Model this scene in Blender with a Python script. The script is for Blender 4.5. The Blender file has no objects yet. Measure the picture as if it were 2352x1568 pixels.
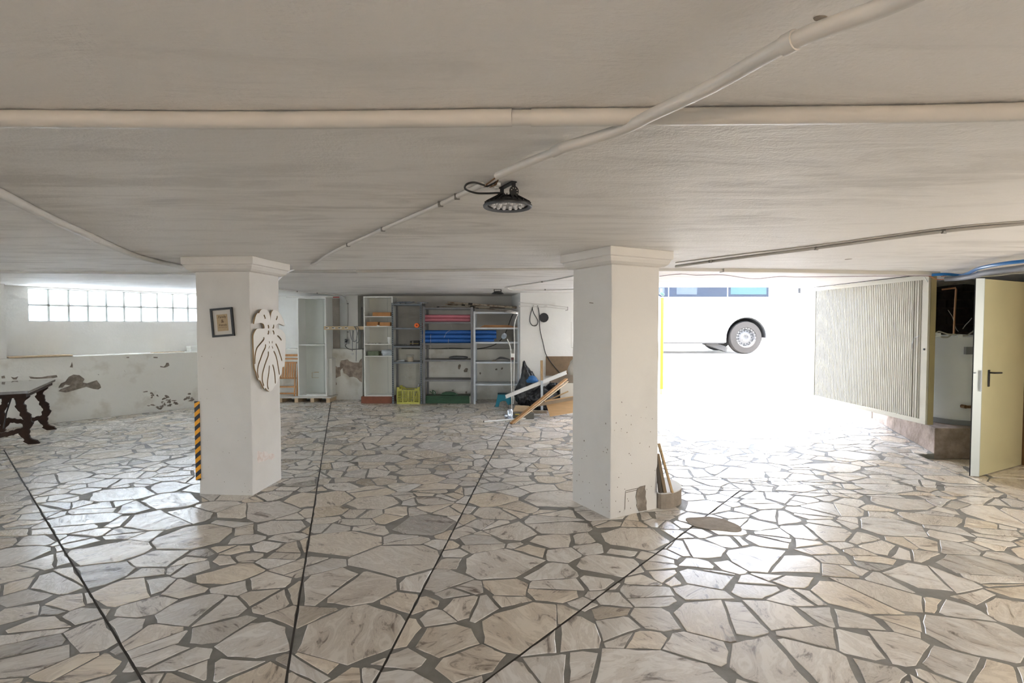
import bpy, math, random
from mathutils import Vector, Matrix, kdtree
random.seed(7)
R = math.radians
SC = bpy.context.scene
COL = SC.collection

# ------------------------------------------------------------------ camera, sky, sun, exposure
CAMZ, F, PITCH = 1.55, 1200.0, 0.0328
cam_d = bpy.data.cameras.new('camera'); cam = bpy.data.objects.new('camera', cam_d); COL.objects.link(cam)
cam.location = (0, 0, CAMZ); cam.rotation_euler = (math.pi/2 - PITCH, 0, 0)
cam_d.sensor_width = 36; cam_d.lens = 36*F/2352; cam_d.clip_start = .02; cam_d.clip_end = 300
SC.camera = cam

world = bpy.data.worlds.new('sky'); SC.world = world; world.use_nodes = True
wn = world.node_tree; bg = wn.nodes['Background']
sky = wn.nodes.new('ShaderNodeTexSky'); sky.sky_type = 'NISHITA'; sky.sun_disc = False
sky.sun_elevation = R(74); sky.sun_rotation = R(190); sky.air_density = 1.0; sky.dust_density = 1.5
hs_ = wn.nodes.new('ShaderNodeHueSaturation'); hs_.inputs['Saturation'].default_value = .5; wn.links.new(sky.outputs[0], hs_.inputs['Color']); wn.links.new(hs_.outputs[0], bg.inputs[0]); bg.inputs[1].default_value = 1.05

sun_d = bpy.data.lights.new('sun', 'SUN'); sun = bpy.data.objects.new('sun', sun_d); COL.objects.link(sun)
sun_d.energy = 9.0; sun_d.angle = R(.6); sun_d.color = (1, .91, .79)
sun.rotation_euler = Vector((.08, .27, -1.0)).to_track_quat('-Z', 'Y').to_euler(); sun.location = (0, -3, 14)

def portal(name, c, sx, sy, rot):
    d = bpy.data.lights.new(name, 'AREA'); o = bpy.data.objects.new(name, d); COL.objects.link(o)
    d.shape = 'RECTANGLE'; d.size = sx; d.size_y = sy; o.location = c; o.rotation_euler = rot
    d.cycles.is_portal = True
    return o
def area(name, c, sx, sy, rot, power, col):
    d = bpy.data.lights.new(name, 'AREA'); o = bpy.data.objects.new(name, d); COL.objects.link(o)
    d.shape = 'RECTANGLE'; d.size = sx; d.size_y = sy; o.location = c; o.rotation_euler = rot; d.energy = power; d.color = col
    return o
# unseen fill lamps added to brighten the room, standing in for daylight openings
area('rear_fill', (1.0, -4.96, 1.0), 5.0, 1.6, (R(90), 0, 0), 6, (1.0, .93, .84))
sd_ = area('side_fill', (5.85, 2.3, 1.1), 3.2, 1.8, (0, 0, 0), 27, (1.0, .93, .83)); sd_.rotation_euler = Vector((-.85, .45, .03)).to_track_quat('-Z', 'Y').to_euler()  # added warm fill beside the camera, no opening modelled there
ld_ = area('left_fill', (-10.5, -.5, 1.3), 5.0, 1.5, (0, 0, 0), 26, (.93, .97, 1.0)); ld_.rotation_euler = Vector((.66, .75, .05)).to_track_quat('-Z', 'Y').to_euler()  # added cool fill lamp, out of view on the left
wl_ = area('window_fill', (-8.9, 10.3, 3.2), 9.0, 1.6, (0, 0, 0), 42, (.86, .93, 1.0)); wl_.rotation_euler = Vector((.77, -.64, -.75)).to_track_quat('-Z', 'Y').to_euler()  # added lamp outside, boosting the light through the glass blocks
SC.view_settings.view_transform = 'Standard'; SC.view_settings.look = 'None'
SC.view_settings.gamma = 1.0; SC.view_settings.use_curve_mapping = False
SC.view_settings.exposure = 2.5
SC.cycles.max_bounces = 5; SC.cycles.diffuse_bounces = 4; SC.cycles.glossy_bounces = 2
SC.cycles.transmission_bounces = 3; SC.cycles.use_adaptive_sampling = True; SC.cycles.adaptive_threshold = .12; SC.cycles.adaptive_min_samples = 16; SC.cycles.sample_clamp_indirect = 12
SC.cycles.caustics_reflective = False; SC.cycles.caustics_refractive = False

# ------------------------------------------------------------------ picture ray helpers (metres from pixels read off the photo)
CP, SP = math.cos(PITCH), math.sin(PITCH)
O = Vector((0, 0, CAMZ))
def ray(px, py):
    x, u = (px-1176)/F, -(py-784)/F
    return Vector((x, CP+u*SP, u*CP-SP))
def atz(px, py, z=0.0): d = ray(px, py); return O + d*((z-CAMZ)/d.z)
def aty(px, py, y): d = ray(px, py); return O + d*(y/d.y)
def atp(px, py, p, n): d = ray(px, py); return O + d*((Vector(p)-O).dot(n)/d.dot(n))
def pix(p):
    x, y, z = p[0], p[1], p[2]-CAMZ
    d = y*CP - z*SP; u = z*CP + y*SP
    if d < .05: return None
    return 1176+F*x/d, 784-F*u/d

# ------------------------------------------------------------------ materials
MATS = {}
def mat(name, col, rough=.6, metal=0, var=.0, vscale=4, col2=None, bump=0, bscale=40, bdist=.01, coat=0, stretch=(1,1,1), sp=.5, detail=4, trans=0, c2pos=(.45,.65)):
    if name in MATS: return MATS[name]
    m = bpy.data.materials.new(name); m.use_nodes = True; nt = m.node_tree; N = nt.nodes; L = nt.links
    b = N['Principled BSDF']; b.inputs['Roughness'].default_value = rough; b.inputs['Metallic'].default_value = metal
    b.inputs['Specular IOR Level'].default_value = sp
    b.inputs['Base Color'].default_value = (*col, 1); b.inputs['Coat Weight'].default_value = coat
    if trans: b.inputs['Transmission Weight'].default_value = trans
    geo = N.new('ShaderNodeNewGeometry'); mp = N.new('ShaderNodeMapping'); mp.inputs['Scale'].default_value = stretch
    L.new(geo.outputs['Position'], mp.inputs['Vector'])
    last = None
    if var or col2:
        n = N.new('ShaderNodeTexNoise'); n.inputs['Scale'].default_value = vscale; n.inputs['Detail'].default_value = detail; n.inputs['Roughness'].default_value = .6
        L.new(mp.outputs[0], n.inputs['Vector'])
        cr = N.new('ShaderNodeValToRGB'); e = cr.color_ramp.elements
        e[0].position, e[1].position = c2pos if col2 else (.3, .7)
        c2 = col2 or tuple(min(1, c*(1-var)) for c in col)
        e[0].color = (*c2, 1); e[1].color = (*col, 1)
        if not col2: e[0].color = (*c2, 1)
        L.new(n.outputs[0], cr.inputs[0]); L.new(cr.outputs[0], b.inputs['Base Color'])
    if bump:
        n = N.new('ShaderNodeTexNoise'); n.inputs['Scale'].default_value = bscale; n.inputs['Detail'].default_value = 2.5
        L.new(mp.outputs[0], n.inputs['Vector'])
        bp = N.new('ShaderNodeBump'); bp.inputs['Strength'].default_value = bump; bp.inputs['Distance'].default_value = bdist
        L.new(n.outputs[0], bp.inputs['Height']); L.new(bp.outputs[0], b.inputs['Normal'])
    MATS[name] = m
    return m

def ceiling_mat():
    m = mat('ceiling_plaster', (.80, .775, .73), rough=.62); nt = m.node_tree; N = nt.nodes; L = nt.links; b = N['Principled BSDF']
    geo = N.new('ShaderNodeNewGeometry')
    mp = N.new('ShaderNodeMapping'); mp.inputs['Rotation'].default_value = (0, 0, R(-8)); mp.inputs['Scale'].default_value = (.8, 3.2, 1)
    L.new(geo.outputs['Position'], mp.inputs['Vector'])
    st = N.new('ShaderNodeTexNoise'); st.inputs['Scale'].default_value = 1.9; st.inputs['Detail'].default_value = 6; st.inputs['Roughness'].default_value = .62; st.inputs['Distortion'].default_value = .6
    L.new(mp.outputs[0], st.inputs['Vector'])
    cr = N.new('ShaderNodeValToRGB'); e = cr.color_ramp.elements
    e[0].position = .28; e[0].color = (.77, .745, .71, 1); e[1].position = .46; e[1].color = (.87, .845, .81, 1)
    big_ = N.new('ShaderNodeTexNoise'); big_.inputs['Scale'].default_value = .55; big_.inputs['Detail'].default_value = 2
    L.new(geo.outputs['Position'], big_.inputs['Vector'])
    mk = N.new('ShaderNodeMapRange'); mk.inputs['From Min'].default_value = .42; mk.inputs['From Max'].default_value = .62; L.new(big_.outputs[0], mk.inputs['Value'])
    st2 = N.new('ShaderNodeMapRange'); st2.inputs['From Min'].default_value = .40; st2.inputs['From Max'].default_value = .56; L.new(st.outputs[0], st2.inputs['Value'])
    sm = N.new('ShaderNodeMath'); sm.operation = 'SUBTRACT'; sm.inputs[0].default_value = 1; L.new(st2.outputs[0], sm.inputs[1])
    ml = N.new('ShaderNodeMath'); ml.operation = 'MULTIPLY'; L.new(sm.outputs[0], ml.inputs[0]); L.new(mk.outputs[0], ml.inputs[1])
    mf = N.new('ShaderNodeMath'); mf.operation = 'MULTIPLY'; mf.inputs[1].default_value = .42; L.new(ml.outputs[0], mf.inputs[0])
    mxc = N.new('ShaderNodeMix'); mxc.data_type = 'RGBA'; mxc.inputs['B'].default_value = (.50, .475, .44, 1)
    L.new(st.outputs[0], cr.inputs[0]); L.new(cr.outputs[0], mxc.inputs['A']); L.new(mf.outputs[0], mxc.inputs['Factor']); L.new(mxc.outputs['Result'], b.inputs['Base Color'])
    fine = N.new('ShaderNodeTexNoise'); fine.inputs['Scale'].default_value = 70; fine.inputs['Detail'].default_value = 3
    L.new(geo.outputs['Position'], fine.inputs['Vector'])
    b1 = N.new('ShaderNodeBump'); b1.inputs['Strength'].default_value = .45; b1.inputs['Distance'].default_value = .007
    L.new(fine.outputs[0], b1.inputs['Height'])
    b2 = N.new('ShaderNodeBump'); b2.inputs['Strength'].default_value = .45; b2.inputs['Distance'].default_value = .035
    L.new(st.outputs[0], b2.inputs['Height']); L.new(b1.outputs[0], b2.inputs['Normal']); L.new(b2.outputs[0], b.inputs['Normal'])
    return m

def stone_mat():
    m = mat('marble_paving', (.7, .64, .55), rough=.3, sp=.6); nt = m.node_tree; N = nt.nodes; L = nt.links; b = N['Principled BSDF']
    geo = N.new('ShaderNodeNewGeometry'); at = N.new('ShaderNodeAttribute'); at.attribute_name = 'tint'
    sx = N.new('ShaderNodeSeparateColor'); L.new(at.outputs['Color'], sx.inputs[0])
    rot = N.new('ShaderNodeVectorRotate'); rot.rotation_type = 'Z_AXIS'
    mul = N.new('ShaderNodeMath'); mul.operation = 'MULTIPLY'; mul.inputs[1].default_value = 6.28
    L.new(sx.outputs[2], mul.inputs[0]); L.new(mul.outputs[0], rot.inputs['Angle']); L.new(geo.outputs['Position'], rot.inputs['Vector'])
    mp = N.new('ShaderNodeMapping'); mp.inputs['Scale'].default_value = (1, 2.6, 1); L.new(rot.outputs[0], mp.inputs['Vector'])
    v = N.new('ShaderNodeTexNoise'); v.inputs['Scale'].default_value = 4.5; v.inputs['Detail'].default_value = 9; v.inputs['Roughness'].default_value = .66; v.inputs['Distortion'].default_value = 1.4
    L.new(mp.outputs[0], v.inputs['Vector'])
    cr = N.new('ShaderNodeValToRGB'); e = cr.color_ramp.elements
    e[0].position = .33; e[0].color = (.25, .215, .19, 1); e[1].position = .58; e[1].color = (1, 1, 1, 1)
    x = e.new(.43); x.color = (.72, .685, .65, 1)
    L.new(v.outputs[0], cr.inputs[0])
    warm = N.new('ShaderNodeMix'); warm.data_type = 'RGBA'; warm.inputs['A'].default_value = (.82, .785, .735, 1); warm.inputs['B'].default_value = (.80, .69, .54, 1)
    L.new(sx.outputs[1], warm.inputs['Factor'])
    mx = N.new('ShaderNodeMix'); mx.data_type = 'RGBA'; mx.blend_type = 'MULTIPLY'; mx.inputs['Factor'].default_value = 1
    L.new(warm.outputs['Result'], mx.inputs['A']); L.new(cr.outputs[0], mx.inputs['B'])
    mb = N.new('ShaderNodeVectorMath'); mb.operation = 'SCALE'; L.new(mx.outputs['Result'], mb.inputs[0]); L.new(sx.outputs[0], mb.inputs['Scale'])
    L.new(mb.outputs[0], b.inputs['Base Color'])
    rr = N.new('ShaderNodeMapRange'); rr.inputs['From Min'].default_value = .3; rr.inputs['From Max'].default_value = .7
    rr.inputs['To Min'].default_value = .36; rr.inputs['To Max'].default_value = .17
    L.new(v.outputs[0], rr.inputs['Value']); L.new(rr.outputs[0], b.inputs['Roughness'])
    bp = N.new('ShaderNodeBump'); bp.inputs['Strength'].default_value = .22; bp.inputs['Distance'].default_value = .004
    L.new(v.outputs[0], bp.inputs['Height']); L.new(bp.outputs[0], b.inputs['Normal'])
    return m

M_CEIL = ceiling_mat(); M_STONE = stone_mat()
M_GROUT = mat('grout', (.27, .255, .225), .62, var=.35, vscale=7, bump=.4, bscale=90, bdist=.003)
M_JOINT = mat('joint_filler', (.045, .036, .028), .9, var=.4, vscale=20)
M_WALL = mat('white_wall_plaster', (.85, .84, .80), .7, var=.07, vscale=2.2, bump=.3, bscale=30, bdist=.008)
M_LOW = mat('old_wall_plaster', (.82, .81, .75), .75, col2=(.62, .585, .50), vscale=2.0, bump=.4, bscale=18, bdist=.012, c2pos=(.30, .46))
M_COLM = mat('column_plaster', (.72, .695, .655), .65, col2=(.66, .635, .595), vscale=1.6, bump=.35, bscale=70, bdist=.004, c2pos=(.3, .55))
M_PEEL = mat('exposed_render', (.36, .31, .255), .9, col2=(.22, .185, .15), vscale=16, bump=.6, bscale=40, bdist=.008)
M_STAIN = mat('faded_stain', (.66, .54, .48), .8, col2=(.76, .70, .66), vscale=18)
M_PIPE = mat('painted_pipe', (.70, .675, .63), .45, var=.08, vscale=6)
M_CLIP = mat('clip_metal', (.25, .24, .22), .5, metal=.4)
M_DARK = mat('black_plastic', (.012, .012, .013), .42)
M_BLACKWIRE = mat('black_cable', (.018, .017, .016), .5)
M_STEEL = mat('grey_shelf_steel', (.20, .225, .25), .42, metal=.35, var=.25, vscale=9)
M_STEEL2 = mat('dark_shelf_steel', (.22, .22, .23), .45, metal=.35, var=.2, vscale=9)
M_STEEL3 = mat('pale_shelf_steel', (.52, .565, .61), .4, metal=.3, var=.12, vscale=9)
M_HOLE = mat('slot_hole', (.012, .013, .015), .8)
M_WHITE = mat('white_laminate', (.86, .87, .84), .35, var=.03, vscale=3)
M_WHITE2 = mat('pale_green_laminate', (.80, .84, .79), .5, var=.05, vscale=3)
M_PINE = mat('pine_wood', (.56, .38, .19), .5, var=.35, vscale=6, stretch=(8, 8, 1.2))
M_PALE = mat('pale_wood', (.68, .52, .33), .5, var=.25, vscale=5, stretch=(1.5, 8, 8))
M_CHAIR = mat('orange_wood', (.62, .30, .10), .45, var=.3, vscale=5, stretch=(6, 6, 1))
M_BOXW = mat('box_wood', (.60, .28, .09), .5, var=.3, vscale=9)
M_WALNUT = mat('dark_walnut', (.040, .017, .008), .55, var=.5, vscale=9, sp=.25)
M_TABLETOP = mat('worn_table_top', (.24, .23, .22), .16, var=.3, vscale=5, stretch=(1, 5, 1), sp=.8, coat=1.0)
M_RED = mat('red_brown_plinth', (.26, .085, .045), .6, var=.2, vscale=9)
M_PLY = mat('plywood', (.66, .43, .22), .55, var=.15, vscale=5, stretch=(1, 1, 7))
M_HARD = mat('hardboard', (.25, .17, .10), .75, var=.2, vscale=12)

# ------------------------------------------------------------------ mesh builder
class MB:
    def __init__(s): s.v = []; s.f = []
    def add(s, vs, fs):
        o = len(s.v); s.v += [Vector(v) for v in vs]; s.f += [tuple(i+o for i in f) for f in fs]; return s
    def box(s, c, d, m=None):
        x, y, z = d[0]/2, d[1]/2, d[2]/2
        vs = [Vector((a*x, b*y, e*z)) for e in (-1, 1) for b in (-1, 1) for a in (-1, 1)]
        if m is not None: vs = [m @ v for v in vs]
        c = Vector(c)
        return s.add([v+c for v in vs], [(0, 2, 3, 1), (4, 5, 7, 6), (0, 1, 5, 4), (2, 6, 7, 3), (0, 4, 6, 2), (1, 3, 7, 5)])
    def bb(s, x0, x1, y0, y1, z0, z1): return s.box(((x0+x1)/2, (y0+y1)/2, (z0+z1)/2), (x1-x0, y1-y0, z1-z0))
    def bar(s, a, b, w, h, up=(0, 0, 1)):
        a, b = Vector(a), Vector(b); d = (b-a); l = d.length; d.normalize(); up = Vector(up)
        if abs(d.dot(up)) > .98: up = Vector((0, 1, 0))
        x = d.cross(up).normalized(); z = x.cross(d).normalized()
        m = Matrix((x, d, z)).transposed()
        return s.box((a+b)/2, (w, l, h), m)
    def tube(s, pts, r, n=8, cap=True):
        pts = [Vector(p) for p in pts]; rs = r if isinstance(r, (list, tuple)) else [r]*len(pts)
        o = len(s.v); t0 = None; xa = None
        for i, p in enumerate(pts):
            t = (pts[min(i+1, len(pts)-1)]-pts[max(i-1, 0)]).normalized()
            if xa is None:
                up = Vector((0, 0, 1)) if abs(t.z) < .9 else Vector((1, 0, 0)); xa = t.cross(up).normalized()
            else: xa = (xa - t*xa.dot(t)).normalized()
            ya = t.cross(xa)
            for k in range(n):
                a = 2*math.pi*k/n; s.v.append(p + (xa*math.cos(a)+ya*math.sin(a))*rs[i])
        for i in range(len(pts)-1):
            for k in range(n):
                k2 = (k+1) % n; s.f.append((o+i*n+k, o+i*n+k2, o+(i+1)*n+k2, o+(i+1)*n+k))
        if cap: s.f.append(tuple(o+k for k in range(n))[::-1]); s.f.append(tuple(o+(len(pts)-1)*n+k for k in range(n)))
        return s
    def cyl(s, a, b, r, n=16, r2=None): return s.tube([a, b], [r, r if r2 is None else r2], n)
    def lathe(s, prof, c=(0, 0, 0), n=24, axis=None, ring=False):
        c = Vector(c); m = Matrix.Identity(3) if axis is None else Vector(axis).to_track_quat('Z', 'Y').to_matrix(); o = len(s.v)
        for r, z in prof:
            for k in range(n):
                a = 2*math.pi*k/n; s.v.append(c + m @ Vector((r*math.cos(a), r*math.sin(a), z)))
        for i in range(len(prof)-1):
            for k in range(n):
                k2 = (k+1) % n; s.f.append((o+i*n+k, o+i*n+k2, o+(i+1)*n+k2, o+(i+1)*n+k))
        if ring:
            q = (len(prof)-1)*n
            for k in range(n): k2 = (k+1) % n; s.f.append((o+q+k, o+q+k2, o+k2, o+k))
        else: s.f.append(tuple(o+k for k in range(n))[::-1]); s.f.append(tuple(o+(len(prof)-1)*n+k for k in range(n)))
        return s
    def prism(s, pts, ext):
        pts = [Vector(p) for p in pts]; ext = Vector(ext); n = len(pts)
        return s.add(pts+[p+ext for p in pts], [tuple(range(n))[::-1], tuple(range(n, 2*n))]+[(i, (i+1) % n, n+(i+1) % n, n+i) for i in range(n)])
    def ribbon(s, pts, nrm, w, ext):          # flat strip following a polyline, with thickness
        pts = [Vector(p) for p in pts]; nrm = Vector(nrm).normalized()
        l, r = [], []
        for i, p in enumerate(pts):
            t = (pts[min(i+1, len(pts)-1)]-pts[max(i-1, 0)]).normalized(); sd = t.cross(nrm).normalized()*w/2
            l.append(p+sd); r.append(p-sd)
        return s.prism(l+r[::-1], ext)
    def build(s, name, m, parent=None, smooth=False, bevel=0, local=False, label=None, fix=True):
        off = Vector((0, 0, 0)); p = parent
        if not local:
            while p is not None: off += Vector(p.location); p = p.parent
        me = bpy.data.meshes.new(name); me.from_pydata([v-off for v in s.v], [], s.f)
        if fix:
            import bmesh
            b = bmesh.new(); b.from_mesh(me); bmesh.ops.recalc_face_normals(b, faces=b.faces); b.to_mesh(me); b.free()
        if isinstance(m, str): m = MATS[m]
        me.materials.append(m)
        if smooth:
            for f in me.polygons: f.use_smooth = True
            try: me.set_sharp_from_angle(angle=R(38))
            except Exception: pass
        o = bpy.data.objects.new(name, me); COL.objects.link(o)
        if parent: o.parent = parent
        if bevel:
            bm_ = o.modifiers.new('b', 'BEVEL'); bm_.width = bevel; bm_.segments = 2; bm_.limit_method = 'ANGLE'
        if label: o['label'] = label
        return o
def thing(name, label, cat, loc=(0, 0, 0), rz=0, group=None):
    o = bpy.data.objects.new(name, None); COL.objects.link(o); o.location = loc; o.rotation_euler = (0, 0, rz); o.empty_display_size = .1
    o['label'] = label; o['category'] = cat
    if group: o['group'] = group
    return o
def tag(o, label, cat, group=None, kind=None):
    o['label'] = label; o['category'] = cat
    if group: o['group'] = group
    if kind: o['kind'] = kind
    return o
def struct(mb, name, m, parent=None, **k):
    o = mb.build(name, m, parent, **k); o['kind'] = 'structure'; return o
def bez(pts, n=6):
    """smooth curve through points (Catmull-Rom)"""
    pts = [Vector(p) for p in pts]; out = []
    for i in range(len(pts)-1):
        p0, p1, p2, p3 = pts[max(i-1, 0)], pts[i], pts[i+1], pts[min(i+2, len(pts)-1)]
        for k in range(n):
            t = k/n; out.append(.5*((2*p1)+(-p0+p2)*t+(2*p0-5*p1+4*p2-p3)*t*t+(-p0+3*p1-3*p2+p3)*t**3))
    return out+[pts[-1]]
def copy_tree(o, parent=None):
    c = o.copy(); COL.objects.link(c)
    if parent is not None: c.parent = parent
    for ch in list(o.children): copy_tree(ch, c)
    return c

# ================================================================== ROOM
H = 2.15
LP = Vector((-7.21, 8.19, 0)); LU = Vector((.639, .769, 0)).normalized(); LN = Vector((-LU.y, LU.x, 0))      # left wall foot line, outward normal
def L_(t, off=0, z=0): p = LP+LU*t+LN*off; return Vector((p.x, p.y, z))
def wall_run(mb, a, b, thick_vec, z0, z1):
    a, b = Vector(a), Vector(b); tv = Vector(thick_vec)
    mb.prism([(a.x, a.y, z0), (b.x, b.y, z0), (b.x+tv.x, b.y+tv.y, z0), (a.x+tv.x, a.y+tv.y, z0)], (0, 0, z1-z0)); return mb
BY, BU = 10.8, 11.15           # low back wall face, upper back wall face
# floor bed
floor = struct(MB().prism([(-13, -5, -.2), (4.25, -5, -.2), (4.50, 4.59, -.2), (4.85, 6.2, -.2), (5.08, 6.24, -.2), (6.14, 9.07, -.2), (6.58, 11.6, -.2), (3.2, 11.6, -.2), (2.6, 11.3, -.2), (-13, 11.3, -.2)], (0, 0, .197)), 'floor', M_GROUT)
# ceiling slab (open to the yard beyond y = 8.5 on the garage door side)
CE = [(-13, -5.2), (6.2, -5.2), (6.2, 5.9), (7.5, 5.9), (7.5, 8.5), (2.36, 8.5), (2.62, 9.9), (2.62, 11.5), (-5.3, 11.5), (L_(-8.7, .7).x, L_(-8.7, .7).y)]
ceiling = struct(MB().prism([(x, y, H) for x, y in CE], (0, 0, .3)), 'ceiling', M_CEIL)
# facade above the garage opening
struct(MB().bb(2.36, 12, 8.26, 8.5, H+.3, 15.5), 'wall_facade', M_WALL)
# left wall: thick low wall with a ledge, thinner upper wall with a strip of glass blocks
lw = MB(); wall_run(lw, L_(-9), L_(3.75), LN*.8, -.15, 1.04)
wall_left = struct(lw, 'wall_left', M_LOW, bevel=.012)
WT0, WT1 = .0, 0
UP = L_(0, .36)
def lpl(px, py): return atp(px, py, UP, LN)
def lt(p): return (Vector(p)-LP).dot(LU)
wa = lpl(63, 661); wb = lpl(455, 678); wc = lpl(63, 738)
t0 = lt(wa); z1 = wa.z; z0 = wc.z
bt = [lt(lpl(x, 700)) for x in (62.5, 110.5, 158.5, 204, 247, 288, 327, 364, 399, 432.5)]
pitch_t = (bt[-1]-bt[0])/9
NB = 13
t1 = t0+pitch_t*NB
tL = lt(lpl(5, 745))
up = MB()
wall_run(up, L_(tL-.02, .36), L_(4.3, .36), LN*.3, 1.04, z0)
wall_run(up, L_(tL-.02, .36), L_(4.3, .36), LN*.3, z1, H)
wall_run(up, L_(tL-.02, .36), L_(t0, .36), LN*.3, z0, z1)
wall_run(up, L_(t1, .36), L_(4.3, .36), LN*.3, z0, z1)
struct(up, 'wall_left_upper', M_WALL)
pier = MB(); wall_run(pier, L_(tL-.55, .0), L_(tL, .0), LN*.66, 1.04, H); 
struct(pier, 'wall_pier', M_WALL)
# further bay of the same wall, out of frame, with the same glass blocks
up2 = MB(); wall_run(up2, L_(-9, .36), L_(tL-.5, .36), LN*.3, 1.04, z0); wall_run(up2, L_(-9, .36), L_(tL-.5, .36), LN*.3, z1, H)
struct(up2, 'wall_left_far_bay', M_WALL)
M_GLASS = bpy.data.materials.new('glass_block'); M_GLASS.use_nodes = True
gn = M_GLASS.node_tree; gb = gn.nodes['Principled BSDF']; gb.inputs['Base Color'].default_value = (.92, .97, 1, 1); gb.inputs['Roughness'].default_value = .25
tr = gn.nodes.new('ShaderNodeBsdfTranslucent'); tr.inputs[0].default_value = (.93, .97, 1, 1); ms = gn.nodes.new('ShaderNodeMixShader'); ms.inputs[0].default_value = .85
gn.links.new(gb.outputs[0], ms.inputs[1]); gn.links.new(tr.outputs[0], ms.inputs[2]); tp_ = gn.nodes.new('ShaderNodeBsdfTransparent'); tp_.inputs[0].default_value = (.93, .97, 1, 1); m2_ = gn.nodes.new('ShaderNodeMixShader'); m2_.inputs[0].default_value = .3
gn.links.new(ms.outputs[0], m2_.inputs[1]); gn.links.new(tp_.outputs[0], m2_.inputs[2]); gn.links.new(m2_.outputs[0], gn.nodes['Material Output'].inputs[0])
M_MORTAR = mat('block_mortar', (.62, .64, .62), .8)
hz = (z1-z0)/2
def glass_window(name, ta, n):
    o0 = L_(ta, .36)
    win = bpy.data.objects.new(name, None); COL.objects.link(win); win.location = o0; win['kind'] = 'structure'
    g = .03
    fr = MB()
    for k in range(n+1):
        a = L_(ta+k*pitch_t, .42); wall_run(fr, L_(ta+k*pitch_t-g/2, .405), L_(ta+k*pitch_t+g/2, .405), LN*.06, z0, z1)
    for zz in (z0, z0+hz, z1):
        wall_run(fr, L_(ta, .405), L_(ta+n*pitch_t, .405), LN*.06, zz-g/2, zz+g/2)
    fr.build('mortar_grid', M_MORTAR, win)
    base = None
    for r in range(2):
        for k in range(n):
            if base is None:
                b = MB(); wall_run(b, L_(ta+k*pitch_t+g/2, .42), L_(ta+(k+1)*pitch_t-g/2, .42), LN*.02, z0+g/2, z0+hz-g/2)
                base = b.build('glass_block', M_GLASS, win, bevel=.01)
            else:
                c = base.copy(); COL.objects.link(c); c.location = LU*(k*pitch_t)+Vector((0, 0, r*hz))
    return win
glass_window('window_1', t0, NB)
n2 = int((tL-.5-(-7.5))/pitch_t)
glass_window('window_2', tL-.5-n2*pitch_t, n2)
wall_run(w3 := MB(), L_(-9, .36), L_(tL-.5-n2*pitch_t, .36), LN*.3, z0, z1); struct(w3, 'wall_left_end', M_WALL)
# back wall
struct(MB().bb(-5.4, .25, BY, BY+.6, -.15, 1.04), 'wall_back_low', M_LOW, bevel=.012)
struct(MB().bb(-5.6, .3, BU, BU+.25, 1.04, H), 'wall_back', M_WALL)
xp = lambda px, y: (px-1176)/F*y
# grey recessed part of the back wall behind the shelves
M_ALC = mat('alcove_plaster', (.66, .64, .60), .8, var=.10, vscale=3, bump=.3, bscale=30, bdist=.006)
struct(MB().bb(xp(836, BU), -.005, BU-.03, BU-.001, 1.041, H-.001), 'wall_alcove', M_ALC)
# pilasters
struct(MB().bb(xp(795, 10.85), xp(822, 10.85), 10.86, BU+.05, 1.041, H), 'trim_1', M_WALL)
struct(MB().bb(xp(760, 11.1), xp(779, 11.1), BU-.02, BU+.01, 1.041, H-.05), 'trim_2', mat('brown_recess', (.47, .40, .33), .85, var=.2, vscale=6))
# oblique reveal and projecting right part of back wall
struct(MB().prism([(.157, 9.95, -.1), (2.70, 9.95, -.1), (2.74, 10.1, -.1), (3.30, 11.6, -.1), (3.12, 11.66, -.1), (2.56, 10.25, -.1), (.6, 11.4, -.1), (-.01, 11.15, -.1)], (0, 0, 2.249)), 'wall_back_right', M_WALL)
# walls behind and beside the camera (closing the room), rear slot added for daylight
rw_ = MB().bb(-13.2, -2, -5.2, -5, -.2, H); rw_.bb(3, 6.2, -5.2, -5, -.2, H); rw_.bb(-2, 3, -5.2, -5, -.2, 1.5); rw_.bb(-2, 3, -5.2, -5, 1.85, H); struct(rw_, 'wall_rear', M_WALL)
struct(MB().bb(-60, 60, -60, -5.2, -.4, -.2), 'ground_rear', mat('warm_bounce_ground', (.62, .45, .30), .8))  # unseen ground added in a warm colour for its bounce
struct(MB().prism([L_(-14, .9, -.4), L_(16, .9, -.4), L_(16, 20, -.4), L_(-14, 20, -.4)], (0, 0, .9)), 'bounce_ground', M_WALL)  # unseen pale ground added to bounce daylight into the glass blocks
struct(MB().bb(-13.2, -13, -5, 3.5, -.2, H), 'wall_far_left', M_WALL)
struct(MB().bb(5.95, 6.2, -5, 5.85, -.2, H), 'wall_right', M_WALL)
# lower floor strip at the steel door
low_floor = struct(MB().prism([(4.25, -5, -.2), (6.2, -5, -.2), (7.5, 8, -.2), (5.08, 8, -.2), (4.85, 6.2, -.2), (4.50, 4.59, -.2)], (0, 0, .133)), 'floor_lower', M_GROUT)

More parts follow.
